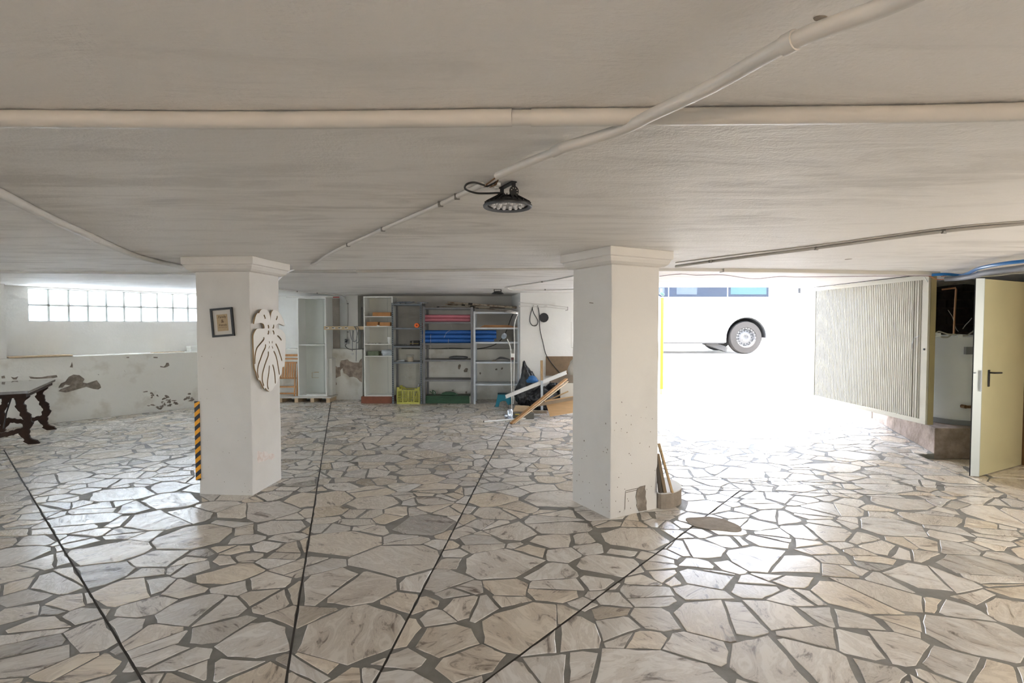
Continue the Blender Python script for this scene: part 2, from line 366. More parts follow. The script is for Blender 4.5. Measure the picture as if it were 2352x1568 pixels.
# ================================================================== CRAZY PAVING
def clip(poly, nx, ny, c):
    out = []; n = len(poly)
    for i in range(n):
        a, b = poly[i], poly[(i+1) % n]
        da, db = a[0]*nx+a[1]*ny-c, b[0]*nx+b[1]*ny-c
        if da <= 0: out.append(a)
        if (da < 0 < db) or (db < 0 < da):
            t = da/(da-db); out.append((a[0]+(b[0]-a[0])*t, a[1]+(b[1]-a[1])*t))
    return out
def area_(p): return .5*sum(p[i][0]*p[(i+1) % len(p)][1]-p[(i+1) % len(p)][0]*p[i][1] for i in range(len(p)))
def centr(p): n = len(p); return sum(a[0] for a in p)/n, sum(a[1] for a in p)/n
FANC = Vector((-.72, 1.55))
JOINTS = [((-6.28, 6.41), (-.80, 1.5)), ((-3.62, 10.4), (-.75, 1.5)), ((-.04, 8.3), (-.66, 1.5)), ((2.14, 4.84), (-.74, 1.5)),
          ((1.55, 4.87), (4.52, 4.62)), ((2.0, 5.18), (4.62, 4.94)), ((3.2, 2.44), (4.4, 2.75)), ((2.05, 2.12), (3.2, 2.44))]
def cells(x0, x1, y0, y1, scale=1.0, seed=1):
    rnd = random.Random(seed); seeds = []; an = 1.28
    cell = .5; grid = {}
    def ok(x, y, r):
        gx, gy = int(x//cell), int(y*an//cell)
        for i in range(gx-2, gx+3):
            for j in range(gy-2, gy+3):
                for (a, b, q) in grid.get((i, j), ()):
                    if (a-x)**2+(b-y*an)**2 < ((r+q)*.93)**2: return False
        return True
    A = (x1-x0)*(y1-y0)
    for r, dens in ((.27, 1.6), (.20, 3.5), (.145, 9), (.10, 20), (.06, 40)):
        r *= scale
        for _ in range(int(A*dens)):
            x, y = rnd.uniform(x0, x1), rnd.uniform(y0, y1); q = r*rnd.uniform(.9, 1.1)
            if ok(x, y, q):
                seeds.append((x, y*an, q)); grid.setdefault((int(x//cell), int(y*an//cell)), []).append((x, y*an, q))
    kd = kdtree.KDTree(len(seeds))
    for i, s_ in enumerate(seeds): kd.insert((s_[0], s_[1], 0), i)
    kd.balance(); out = []
    for i, (x, y, r) in enumerate(seeds):
        p = [(x-.6, y-.6), (x+.6, y-.6), (x+.6, y+.6), (x-.6, y+.6)]
        for co, j, d in kd.find_n((x, y, 0), 22):
            if j == i: continue
            a, b, q = seeds[j]; nx, ny = a-x, b-y; l = math.hypot(nx, ny); nx /= l; ny /= l
            s_ = (l*l+r*r-q*q)/(2*l)
            p = clip(p, nx, ny, nx*x+ny*y+s_)
            if len(p) < 3: break
        if len(p) >= 3: out.append([(a, b/an) for a, b in p])
    return out
def split_lines(polys, lines, gap):
    for (a, b) in lines:
        dx, dy = b[0]-a[0], b[1]-a[1]; l = math.hypot(dx, dy); nx, ny = -dy/l, dx/l; c = nx*a[0]+ny*a[1]; out = []
        for p in polys:
            ds = [q[0]*nx+q[1]*ny-c for q in p]; m = centr(p); t = ((m[0]-a[0])*dx+(m[1]-a[1])*dy)/(l*l)
            if min(ds) < gap and max(ds) > -gap and -.01 <= t <= 1.01:
                for sg in (1, -1):
                    q = clip(p, nx*sg, ny*sg, c*sg-gap)
                    if len(q) >= 3 and abs(area_(q)) > .0012: out.append(q)
            else: out.append(p)
        polys = out
    return polys
def finish(p, rnd, gmin=.003, gmax=.016):
    if area_(p) < 0: p = p[::-1]
    n = len(p); q = list(p)
    for i in range(n):                                   # pull every side in by its own joint width
        a, b = p[i], p[(i+1) % n]; dx, dy = b[0]-a[0], b[1]-a[1]; l = math.hypot(dx, dy)
        if l < 1e-5: continue
        nx, ny = dy/l, -dx/l; g = .0015 if any(abs((a[0]-u0[0])*(-(u1[1]-u0[1]))+(a[1]-u0[1])*(u1[0]-u0[0]))+abs((b[0]-u0[0])*(-(u1[1]-u0[1]))+(b[1]-u0[1])*(u1[0]-u0[0])) < .014*math.hypot(u1[0]-u0[0], u1[1]-u0[1]) for u0, u1 in JOINTS) else gmin+(gmax-gmin)*rnd.random()**2
        q = clip(q, nx, ny, nx*a[0]+ny*a[1]-g)
        if len(q) < 3: return None
    A = abs(area_(q))
    if A < .0009: return None
    m = centr(q)
    for i in range(len(q)):                              # knock some corners off
        if rnd.random() < .55:
            v = q[i % len(q)]; dx, dy = v[0]-m[0], v[1]-m[1]; l = math.hypot(dx, dy)
            if l < .02: continue
            th = rnd.uniform(-.4, .4); nx, ny = (dx*math.cos(th)-dy*math.sin(th))/l, (dx*math.sin(th)+dy*math.cos(th))/l
            q2 = clip(q, nx, ny, nx*v[0]+ny*v[1]-rnd.uniform(.005, .20)*l)
            if len(q2) >= 3: q = q2
    out = []
    for i in range(len(q)):                              # ragged edges
        a, b = q[i], q[(i+1) % len(q)]; dx, dy = b[0]-a[0], b[1]-a[1]; l = math.hypot(dx, dy); k = 1 if l < .05 else 2 if l < .14 else 3
        if l < .006: continue
        out.append(a)
        for j in range(1, k):
            t = j/k+rnd.uniform(-.12, .12); s_ = rnd.uniform(-.035, .012)*l; s_ = max(s_, -.009); s_ = min(s_, .004)
            out.append((a[0]+dx*t-dy/l*-s_, a[1]+dy*t+dx/l*-s_))
    return out if len(out) >= 3 else None
def stone_geo(p, z=0.0, h=.006, bev=.003):
    m = centr(p); n = len(p); vs = []
    for a in p: vs.append((a[0], a[1], z-h))
    for a in p: vs.append((a[0], a[1], z-bev*.5))
    for a in p:
        dx, dy = m[0]-a[0], m[1]-a[1]; l = math.hypot(dx, dy) or 1; k = min(bev, l*.2)/l; vs.append((a[0]+dx*k, a[1]+dy*k, z))
    fs = []
    for i in range(n):
        j = (i+1) % n; fs.append((i, j, n+j, n+i)); fs.append((n+i, n+j, 2*n+j, 2*n+i))
    fs.append(tuple(range(2*n, 3*n)))
    return vs, fs
def tinted(name, parent, vs, fs, cols, fcount):
    me = bpy.data.meshes.new(name); me.from_pydata(vs, [], fs); me.materials.append(M_STONE)
    at = me.attributes.new('tint', 'FLOAT_COLOR', 'POINT'); flat = []
    for c, k in zip(cols, fcount): flat += list(c)*k
    at.data.foreach_set('color', flat)
    o = bpy.data.objects.new(name, me); COL.objects.link(o); o.parent = parent; return o
C1 = Vector((-2.351, 4.692, 0)); A1 = .0731; S1 = .506
C2 = Vector((.782, 4.111, 0)); A2 = 1.0562; S2 = .51
def col_dirs(a): return Vector((-math.cos(a), math.sin(a), 0)), Vector((math.sin(a), math.cos(a), 0))
def in_col(m, C, a, s_):
    d1, d2 = col_dirs(a); r = Vector((m[0], m[1], 0))-C; return 0 < r.dot(d1) < s_ and 0 < r.dot(d2) < s_
rnd = random.Random(11)
polys = cells(-12.2, 7.2, -1.2, 12.0)
def shard(p, rnd):
    A = abs(area_(p))
    if A < .035 or rnd.random() < .38: return [p]
    m = centr(p); far = max(p, key=lambda a: (a[0]-m[0])**2+(a[1]-m[1])**2); dx, dy = far[0]-m[0], far[1]-m[1]
    th = math.atan2(dy, dx)+rnd.gauss(0, .45)+(math.pi/2 if rnd.random() < .55 else 0)
    nx, ny = -math.sin(th), math.cos(th); r_ = math.sqrt(A/math.pi); c = nx*m[0]+ny*m[1]+rnd.uniform(-.45, .45)*r_
    a, b = clip(p, nx, ny, c), clip(p, -nx, -ny, -c)
    if min(len(a), len(b)) < 3 or min(abs(area_(a)), abs(area_(b))) < .004: return [p]
    return [a, b]
polys = [q for p in polys for q in shard(p, rnd)]
polys = split_lines(polys, JOINTS, .004)
stones = []
for p in polys:
    m = centr(p)
    p = clip(p, LN.x, LN.y, LP.x*LN.x+LP.y*LN.y-.015)
    if len(p) < 3: continue
    m = centr(p)
    def sideclip(p, a, b):                                # keep what lies on the room's side of the line a-b (a nearer)
        dx, dy = b[0]-a[0], b[1]-a[1]; l = math.hypot(dx, dy); nx, ny = dy/l, -dx/l; return clip(p, nx, ny, nx*a[0]+ny*a[1]-.01)
    if m[1] < 4.59: p = sideclip(p, (4.25, -5), (4.50, 4.59))
    elif m[1] < 6.25: p = sideclip(p, (4.50, 4.59), (4.85, 6.2))
    elif m[1] < 9.07: p = sideclip(p, (5.08, 6.24), (6.14, 9.07))
    else: p = sideclip(p, (6.14, 9.07), (6.58, 11.6))
    if len(p) < 3: continue
    if m[0] < .15: p = clip(p, 0, 1, BY-.01)
    elif m[0] < 2.7: p = clip(p, 0, 1, 9.94)
    else: p = clip(p, 0, 1, 11.58)
    if len(p) < 3 or abs(area_(p)) < .002: continue
    m = centr(p)
    if m[1] > 10.1 and m[0] > 2.6: 
        if (m[0]-2.74) < (m[1]-10.1)*.37+.03: continue
    if all(in_col(a, C1, A1, S1) for a in p) or all(in_col(a, C2, A2, S2) for a in p): continue
    q = finish(p, rnd)
    if q is None: continue
    pp = [pix((a[0], a[1], 0)) for a in q]; w = 0
    if all(pp):
        cx_, cy_ = centr(pp)
        if -20 < cx_ < 2372 and cy_ < 1600: w = abs(area_(pp))
    g = rnd.random(); grey = rnd.random() < .06
    tint = (rnd.uniform(.84, 1.06)*(.72 if grey else 1), rnd.random()**1.6*.9, rnd.random(), 1)
    stones.append((w, q, tint))
stones.sort(key=lambda s_: -s_[0])
for w, q, tint in stones[:300]:
    c = centr(q); vs, fs = stone_geo([(a[0]-c[0], a[1]-c[1]) for a in q], z=rnd.uniform(-.0008, .0008))
    o = tinted('paving_stone', floor, vs, fs, [tint], [len(vs)]); o.location = (c[0], c[1], 0)
V, Fc, CL, CN = [], [], [], []
for w, q, tint in stones[300:]:
    vs, fs = stone_geo(q, z=rnd.uniform(-.0008, .0008)); o_ = len(V); V += vs; Fc += [tuple(i+o_ for i in f) for f in fs]; CL.append(tint); CN.append(len(vs))
o = tinted('far_paving_stones', floor, V, Fc, CL, CN); o['kind'] = 'stuff'
# lower strip: big pale slabs
lp = cells(4.3, 6.1, -1.0, 6.4, scale=1.5, seed=5)
for p in lp:
    m = centr(p)
    if m[1] < 4.59: p = clip(p, -1, .026, -4.38+0)
    p = clip(p, -.98, .2, -.98*4.62+.2*4.6) if m[1] >= 4.59 else p
    p = clip(p, 1, 0, 5.93); p = clip(p, 0, 1, 6.2) if p else p
    if len(p) < 3 or abs(area_(p)) < .01: continue
    q = finish(p, rnd, .004, .012)
    if not q: continue
    c = centr(q); vs, fs = stone_geo([(a[0]-c[0], a[1]-c[1]) for a in q])
    o = tinted('paving_stone', low_floor, vs, fs, [(rnd.uniform(.9, 1.02), rnd.uniform(.7, 1), rnd.random(), 1)], [len(vs)]); o.location = (c[0], c[1], -.062)
# straight expansion joints
for (a, b) in JOINTS[:4]:
    jm = MB(); n = 24; pts = [Vector((a[0]+(b[0]-a[0])*i/n, a[1]+(b[1]-a[1])*i/n, -.0035))+Vector((rnd.uniform(-.0015, .0015), 0, 0)) for i in range(n+1)]
    jm.ribbon(pts, (0, 0, 1), .010, (0, 0, .002)); jm.build('expansion_joint', M_JOINT, floor)
for (a, b) in JOINTS[4:]:
    jm = MB().ribbon([(a[0], a[1], -.0035), (b[0], b[1], -.0035)], (0, 0, 1), .007, (0, 0, .0015)); jm.build('straight_joint', M_JOINT, floor)
# cement patch over the paving
def blob(c, ru, rv, u, v, seed, n=36, rough=.22):
    r_ = random.Random(seed); ph = [r_.uniform(0, 6.28) for _ in range(6)]; am = [rough/(k+1.0)*r_.uniform(.5, 1) for k in range(6)]; pts = []
    for i in range(n):
        a = 2*math.pi*i/n; q = 1+sum(am[k]*math.sin((k+2)*a+ph[k]) for k in range(6)); pts.append(Vector(c)+Vector(u)*(ru*q*math.cos(a))+Vector(v)*(rv*q*math.sin(a)))
    return pts
cp = atz(1638, 1203); pb = blob((cp.x, cp.y, 0), .185, .145, (1, -.12, 0), (.0, 1, 0), 12, n=60, rough=.13)
mbp = MB().prism(pb, (0, 0, .004)); M_CEM = mat('cement', (.36, .30, .24), .85, var=.3, vscale=14, bump=.5, bscale=60, bdist=.004)
mbp.build('cement_patch', M_CEM, floor)

# ================================================================== COLUMNS
def column(C, a, s_, name, label):
    d1, d2 = col_dirs(a); cx = C+(d1+d2)*s_/2
    t = bpy.data.objects.new(name, None); COL.objects.link(t); t.location = cx; t['kind'] = 'structure'; t['label'] = label
    def ring(o, z): h = s_/2+o; return [cx-d1*h-d2*h+Vector((0, 0, z)), cx+d1*h-d2*h+Vector((0, 0, z)), cx+d1*h+d2*h+Vector((0, 0, z)), cx-d1*h+d2*h+Vector((0, 0, z))]
    mb = MB(); nz = 14; rr = random.Random(int(cx.x*100)); prev = None
    vs = []; fs = []
    for i in range(nz+1):
        z = -.02+(2.035+.02)*i/nz
        for q in ring(rr.uniform(-.0015, .0015), z): vs.append(q+Vector((rr.uniform(-.0015, .0015), rr.uniform(-.0015, .0015), 0)))
    for i in range(nz):
        for k in range(4): fs.append((i*4+k, i*4+(k+1) % 4, i*4+4+(k+1) % 4, i*4+4+k))
    fs.append((0, 1, 2, 3)); fs.append(tuple(nz*4+k for k in range(4)))
    mb.add(vs, fs).build('shaft', M_COLM, t, bevel=.006)
    mc = MB(); vs = []; fs = []; prof = [(.002, 2.02), (.03, 2.026), (.052, 2.043), (.064, 2.066), (.066, 2.08), (.08, 2.083), (.08, H)]
    for o_, z in prof: vs += ring(o_, z)
    for i in range(len(prof)-1):
        for k in range(4): fs.append((i*4+k, i*4+(k+1) % 4, i*4+4+(k+1) % 4, i*4+4+k))
    fs.append((0, 1, 2, 3)); fs.append(tuple((len(prof)-1)*4+k for k in range(4)))
    mc.add(vs, fs).build('capital', M_COLM, t, bevel=.004)
    return t, d1, d2, cx
col1, c1a, c1b, cx1 = column(C1, A1, S1, 'column', 'white plastered square column carrying a framed print and a leaf shaped wall ornament')
col2, c2a, c2b, cx2 = column(C2, A2, S2, 'column', 'white plastered square column with a rough brown patch near its foot')
# details on column 2: brown patch, chased outline
n2v = -c2a if False else None
def facep(C, dirv, px, py):      # point on a column face containing corner C and horizontal direction dirv
    nrm = dirv.cross(Vector((0, 0, 1))).normalized(); return atp(px, py, C, nrm)
nR2 = c2b.cross(Vector((0, 0, 1))).normalized()
if nR2.y > 0: nR2 = -nR2
pts = [(1464, 1121), (1470, 1117), (1482, 1114), (1481, 1121), (1483, 1128), (1482, 1140), (1485, 1151), (1484, 1160), (1485, 1171), (1467, 1174), (1461, 1160), (1463, 1155), (1460, 1140), (1462, 1128)]
MB().prism([facep(C2, c2b, x, y)+nR2*.0005 for x, y in pts], nR2*.003).build('bare_patch', M_PEEL, col2)
M_LINE = mat('crack_line', (.20, .16, .12), .9)
for pl in ([(1463, 1121), (1437, 1127), (1436, 1140), (1435, 1170)], [(1437, 1131), (1463, 1125)]):
    MB().ribbon([facep(C2, c2b, x, y)+nR2*.0005 for x, y in pl], nR2, .0035, nR2*.0015).build('chase_line', M_LINE, col2)
nL2 = c2a.cross(Vector((0, 0, 1))).normalized()
if nL2.y > 0: nL2 = -nL2
rq = random.Random(4)
sp_ = MB()
for _ in range(34):
    x = rq.uniform(1318, 1400); y = 1180-rq.random()**2.2*230
    p = facep(C2, c2a, x, y)
    if p.z < .03: continue
    sp_.prism([q for q in blob(p+nL2*.0005, rq.uniform(.002, .006), rq.uniform(.003, .008), c2a, (0, 0, 1), rq.randint(0, 99), n=7)], nL2*.001)
for _ in range(40):
    x = rq.uniform(1410, 1508); y = 1175-rq.random()**2.5*260
    p = facep(C2, c2b, x, y)
    if p.z < .03: continue
    sp_.prism([q for q in blob(p+nR2*.0005, rq.uniform(.002, .005), rq.uniform(.002, .006), c2b, (0, 0, 1), rq.randint(0, 99), n=7)], nR2*.001)
o = sp_.build('paint_chips', M_PEEL, col2); o['kind'] = 'stuff'
MB().ribbon([facep(C2, c2a, x, y)+nL2*.001 for x, y in [(1354, 695), (1363, 696)]], nL2, .006, nL2*.001).build('scratch', M_LINE, col2)
# column 1 details
nR1 = c1b.cross(Vector((0, 0, 1))).normalized()
if nR1.x < 0: nR1 = -nR1
nF1 = c1a.cross(Vector((0, 0, 1))).normalized()
if nF1.y > 0: nF1 = -nF1
pts = [(590, 1036), (596, 1035), (600, 1039), (606, 1036), (612, 1037), (616, 1042), (623, 1040), (629, 1042), (632, 1050), (625, 1056), (617, 1054), (608, 1058), (600, 1060), (592, 1063), (590, 1050)]
MB().prism([facep(C1, c1b, x, y)+nR1*.0005 for x, y in pts], nR1*.002).build('faded_stain', M_STAIN, col1)
rq = random.Random(8); sp_ = MB()
for _ in range(26):
    x, y = rq.uniform(460, 574), 1130-rq.random()**1.6*330
    sp_.prism(blob(facep(C1, c1a, x, y)+nF1*.0005, rq.uniform(.0015, .004), rq.uniform(.0015, .004), c1a, (0, 0, 1), rq.randint(0, 99), n=7), nF1*.001)
o = sp_.build('paint_chips', M_PEEL, col1); o['kind'] = 'stuff'

# ================================================================== PLASTER DAMAGE ON WALLS
def on_left(px, py, off=0): return atp(px, py, L_(0, off), LN)
def wall_patch(pts, name='bare_plaster_patch', par=None, m=None):
    P = [on_left(x, y)-LN*.0005 for x, y in pts]; MB().prism(P, -LN*.004).build(name, m or M_PEEL, par or wall_left)
wall_patch([(134, 890), (140, 880), (150, 876), (158, 865), (168, 860), (182, 861), (194, 870), (190, 878), (200, 880), (212, 876), (222, 873), (230, 883), (232, 890), (226, 894), (215, 893), (198, 888), (180, 893), (160, 899), (150, 901), (134, 898), (140, 893), (152, 889), (162, 885), (150, 883), (143, 890)])
wall_patch([(66, 864), (80, 866), (95, 866), (110, 863), (130, 861), (132, 866), (122, 868), (100, 869), (84, 870), (70, 869)])
wall_patch([(25, 865), (33, 867), (42, 864), (38, 871), (30, 871)]); wall_patch([(3, 864), (10, 862), (12, 868), (4, 869)])
wall_patch([(163, 838), (165, 831), (167, 838), (167, 844), (160, 843)])
wall_patch([(380, 838), (382, 833), (387, 833), (389, 839), (384, 842), (378, 844), (368, 843), (368, 840), (376, 842)])
wall_patch([(285, 850), (289, 855), (286, 852)]); wall_patch([(352, 819), (362, 820), (362, 822), (353, 822)])
wall_patch([(290, 820), (296, 819), (297, 822), (291, 822)]); wall_patch([(224, 859), (228, 860), (226, 861)])
rq = random.Random(3); sp_ = MB()
for (cx_, cy_, n_) in ((386, 918, 9), (432, 912, 7), (370, 932, 8), (395, 925, 6), (350, 905, 5)):
    for _ in range(n_):
        p = on_left(cx_+rq.gauss(0, 8), cy_+rq.gauss(0, 4))
        if p.z > .03: sp_.prism(blob(p-LN*.0005, rq.uniform(.01, .04), rq.uniform(.008, .025), LU, (0, 0, 1), rq.randint(0, 99), n=9, rough=.4), -LN*.003)
o = sp_.build('flaked_spots', M_PEEL, wall_left); o['kind'] = 'stuff'
# peeled plaster on the low back wall between the cabinets (face at BY)
wb_obj = bpy.data.objects['wall_back_low']
M_PEEL2 = mat('peeled_brown', (.46, .375, .30), .85, col2=(.27, .22, .18), vscale=11, bump=.8, bscale=20, bdist=.02, c2pos=(.38, .6))
def zp3(x, y): return (640+x/5.225, 640+y/5.225)
BF = 10.72
block = MB().bb(xp(757, 10.72), xp(832, 10.72), BF, BY+.02, -.02, 1.045); struct(block, 'wall_block', M_LOW, bevel=.008)
wblk = bpy.data.objects['wall_block']
pts = [(612, 1000), (640, 1010), (665, 1015), (680, 1040), (700, 1060), (735, 1060), (738, 1010), (750, 980), (790, 975), (825, 965), (850, 990), (900, 1005), (960, 1005), (980, 970), (1000, 955), (1003, 1080), (1000, 1240), (975, 1230), (940, 1190), (900, 1175), (850, 1180), (820, 1150), (780, 1130), (765, 1070), (740, 1100), (745, 1165), (690, 1190), (665, 1210), (690, 1240), (700, 1265), (670, 1290), (630, 1320), (622, 1200), (612, 1100)]
MB().prism([aty(*zp3(x, y), BF)-Vector((0, .0005, 0)) for x, y in pts], (0, -.004, 0)).build('bare_plaster_patch', M_PEEL2, wblk)
for (x, y, a, b) in ((1055, 752, .035, .03), (1068, 760, .02, .05)): pass
for i, (px, py, a, b) in enumerate(((1070, 850, .045, .04), (1140, 848, .02, .02), (1153, 846, .022, .022), (1055, 842, .03, .05), (1071, 901, .02, .02), (1040, 896, .02, .012), (1103, 857, .02, .02))):
    MB().prism(blob(aty(px, py, BY)-Vector((0, .0005, 0)), a, b, (1, 0, 0), (0, 0, 1), i+20, n=16), (0, -.003, 0)).build('bare_plaster_patch', M_PEEL, wb_obj)

# ================================================================== CEILING PIPES
def cpipe(pxs, r, name, label, m=M_PIPE, dz=0, cat='pipe', clips=(), seg=5, n=10):
    P = [atz(x, y, H-r-dz) for x, y in pxs]; P = bez(P, seg) if len(P) > 2 else P
    t = thing(name, label, cat, loc=P[0]); MB().tube(P, r, n).build('pipe_run', m, t, smooth=True)
    for (x, y) in clips:
        p = atz(x, y, H-r-dz); b = MB(); b.tube([p+Vector((-.012, 0, 0)), p+Vector((.012, 0, 0))], r*1.35, 10); b.bb(p.x-.006, p.x+.006, p.y-.006, p.y+.006, p.z, H); b.build('clip', M_CLIP if r < .014 else m, t)
    return t
big = [(-60, 272), (300, 274), (700, 276), (1170, 272)]
t = cpipe([(-330, 268), (0, 272), (590, 276), (1176, 270)], .024, 'ceiling_pipe', 'thick white painted pipe run across the ceiling, part ending at the short coupling', seg=4)
MB().ribbon([atz(x, y, H-.006) for x, y in ((-330, 282), (590, 287), (1135, 286))], (0, 0, 1), .03, (0, 0, .006)).build('mounting_strip', M_PIPE, t)
MB().tube([atz(1176, 270, H-.024), atz(1222, 270, H-.024)], .021, 12).build('coupling', M_PIPE, t, smooth=True)
t = cpipe([(1220, 270), (1700, 266), (2100, 262), (2352, 256), (2700, 246)], .024, 'ceiling_pipe', 'thick white painted pipe across the ceiling, part passing above the slanting pipe', seg=4)
MB().ribbon([atz(x, y, H-.006) for x, y in ((1220, 287), (1700, 283), (2352, 273), (2700, 263))], (0, 0, 1), .03, (0, 0, .006)).build('mounting_strip', M_PIPE, t)
t = cpipe([(2260, -90), (2040, 12), (1820, 95), (1640, 195), (1500, 262), (1420, 300), (1290, 340)], .017, 'ceiling_pipe', 'white conduit slanting down the ceiling from the upper frame edge to a cracked joint', dz=.03)
MB().tube([atz(1828, 91, H-.047), atz(1800, 106, H-.047)], .0205, 12).build('coupling', M_PIPE, t, smooth=True)
t = cpipe([(1290, 340), (1270, 350), (1200, 378), (1142, 404)], .0145, 'ceiling_pipe', 'short white conduit between the cracked joint and the loose wires above the lamp', dz=.012)
MB().tube([atz(1296, 338, H-.026), atz(1272, 349, H-.026)], .019, 12).build('coupling', M_PIPE, t, smooth=True)
cpipe([(1108, 424), (1060, 446), (1000, 474), (880, 526), (800, 562), (770, 576), (745, 590), (728, 603), (716, 607)], .0115, 'ceiling_pipe', 'thin white conduit sloping from the near lamp wires towards the ornament column', clips=((1050, 451), (1012, 468), (880, 526), (800, 562)))
# end bit dropping round to the back of column 1
p0 = atz(718, 607, H-.012); p1 = cx1+c1b*(S1/2+.12)-c1a*.25; 
e1 = aty(690, 612, 5.95); e2 = aty(665, 622, 5.6); e3 = aty(640, 640, 5.28)
t = thing('bent_conduit', 'white bent conduit curling down behind the capital of the ornament column', 'pipe', loc=p0)
MB().tube(bez([p0, aty(700, 611, 6.1), e2, e3, aty(634, 650, 5.24)], 5), .0115, 10).build('pipe_run', mat('bright_pipe', (.86, .87, .88), .35), t, smooth=True)
t = cpipe([(-140, 375), (0, 443), (110, 498), (225, 550)], .022, 'ceiling_pipe', 'white pipe slanting along the ceiling above the glass blocks to its coupling', dz=.0)
MB().tube([atz(222, 549, H-.022), atz(232, 554, H-.022)], .0245, 12).build('coupling', M_PIPE, t, smooth=True)
cpipe([(228, 552), (300, 583), (350, 598), (416, 612)], .022, 'ceiling_pipe', 'white pipe from the coupling to the capital of the ornament column')
t = cpipe([(1552, 612), (1700, 592), (1875, 570), (2160, 532), (2352, 513), (2500, 495)], .011, 'ceiling_pipe', 'greyish conduit from the patched column capital across towards the steel door', m=mat('grey_pipe', (.50, .48, .44), .5), clips=((1632, 600), (1875, 570), (2168, 531)))
cpipe([(1552, 603), (1700, 584), (1875, 563), (2168, 524), (2352, 508)], .005, 'ceiling_cable', 'thin cable clipped beside the greyish conduit on the ceiling', m=MATS['grey_pipe'], cat='cable')
MB_t = thing('cable_trunking', 'flat painted trunking on the ceiling between glass block wall and ornament column', 'trunking', loc=atz(0, 627, H))
MB().ribbon([atz(x, y, H-.02) for x, y in ((-200, 622), (0, 627), (460, 631))], (0, 0, 1), .06, (0, 0, .02)).build('channel', mat('grey_trunking', (.52, .51, .48), .5), MB_t)
MB_t = thing('cable_trunking', 'flat painted trunking on the ceiling in front of the shelves between both columns', 'trunking', loc=atz(820, 627, H))
MB().ribbon([atz(x, y, H-.018) for x, y in ((640, 626), (820, 627))], (0, 0, 1), .045, (0, 0, .018)).build('channel', MATS['grey_trunking'], MB_t)
MB().ribbon([atz(x, y, H-.022) for x, y in ((820, 626), (1325, 620))], (0, 0, 1), .05, (0, 0, .022)).build('channel', M_PIPE, MB_t)
MB().ribbon([atz(x, y, H-.006) for x, y in ((640, 622), (1325, 616))], (0, 0, 1), .012, (0, 0, .006)).build('cable', MATS['grey_pipe'], MB_t)
MB_t = thing('cable_trunking', 'flat beige trunking on the ceiling inside the garage opening, with a sagging wire', 'trunking', loc=atz(1660, 625, H))
MB().ribbon([atz(x, y, H-.03) for x, y in ((1510, 623), (1658, 624))], (0, 0, 1), .07, (0, 0, .03)).build('channel', M_PIPE, MB_t)
MB().ribbon([atz(x, y, H-.036) for x, y in ((1658, 625), (1900, 628), (2150, 632))], (0, 0, 1), .10, (0, 0, .036)).build('channel', mat('beige_trunking', (.58, .55, .49), .5), MB_t)
MB().tube(bez([atz(x, y, 2.10) for x, y in ((1515, 634), (1565, 629), (1600, 632), (1660, 631), (1730, 640), (1790, 635), (1850, 636), (2080, 633), (2140, 634))], 4), .0035, 6).build('sagging_wire', mat('mauve_wire', (.32, .22, .24), .5), MB_t, smooth=True)
MB_t = thing('wall_conduit', 'thin conduit crossing the ceiling edge above the tall empty cabinet and dropping to the socket', 'pipe', loc=aty(780, 677, 10.7))
MB().tube(bez([atz(640, 664, H-.01), atz(682, 669, H-.01), atz(728, 673, H-.01), atz(775, 677, H-.01), aty(792, 683, 10.845), aty(798, 700, 10.845), aty(798, 745, 10.845), aty(797, 780, 10.845)], 4), .009, 8).build('pipe_run', M_PIPE, MB_t, smooth=True)
for x, y in ((682, 669), (728, 673)):
    p = atz(x, y, H-.01); MB().bb(p.x-.012, p.x+.012, p.y-.015, p.y+.015, p.z-.012, H).build('clip', M_CLIP, MB_t)
for y in (697, 762):
    p = aty(798.5, y, 10.84); MB().bb(p.x-.014, p.x+.014, p.y-.012, p.y+.014, p.z-.01, p.z+.01).build('clip', M_CLIP, MB_t)
# holes and small marks on the ceiling
for i, (x, y, a, b) in enumerate(((1883, 41, .012, .008), (1948, 595, .02, .03))):
    MB().prism(blob(atz(x, y, H-.0002), a, b, (1, .3, 0), (-.3, 1, 0), i+5, n=14), (0, 0, -.0015)).build('hole', M_PEEL, ceiling)

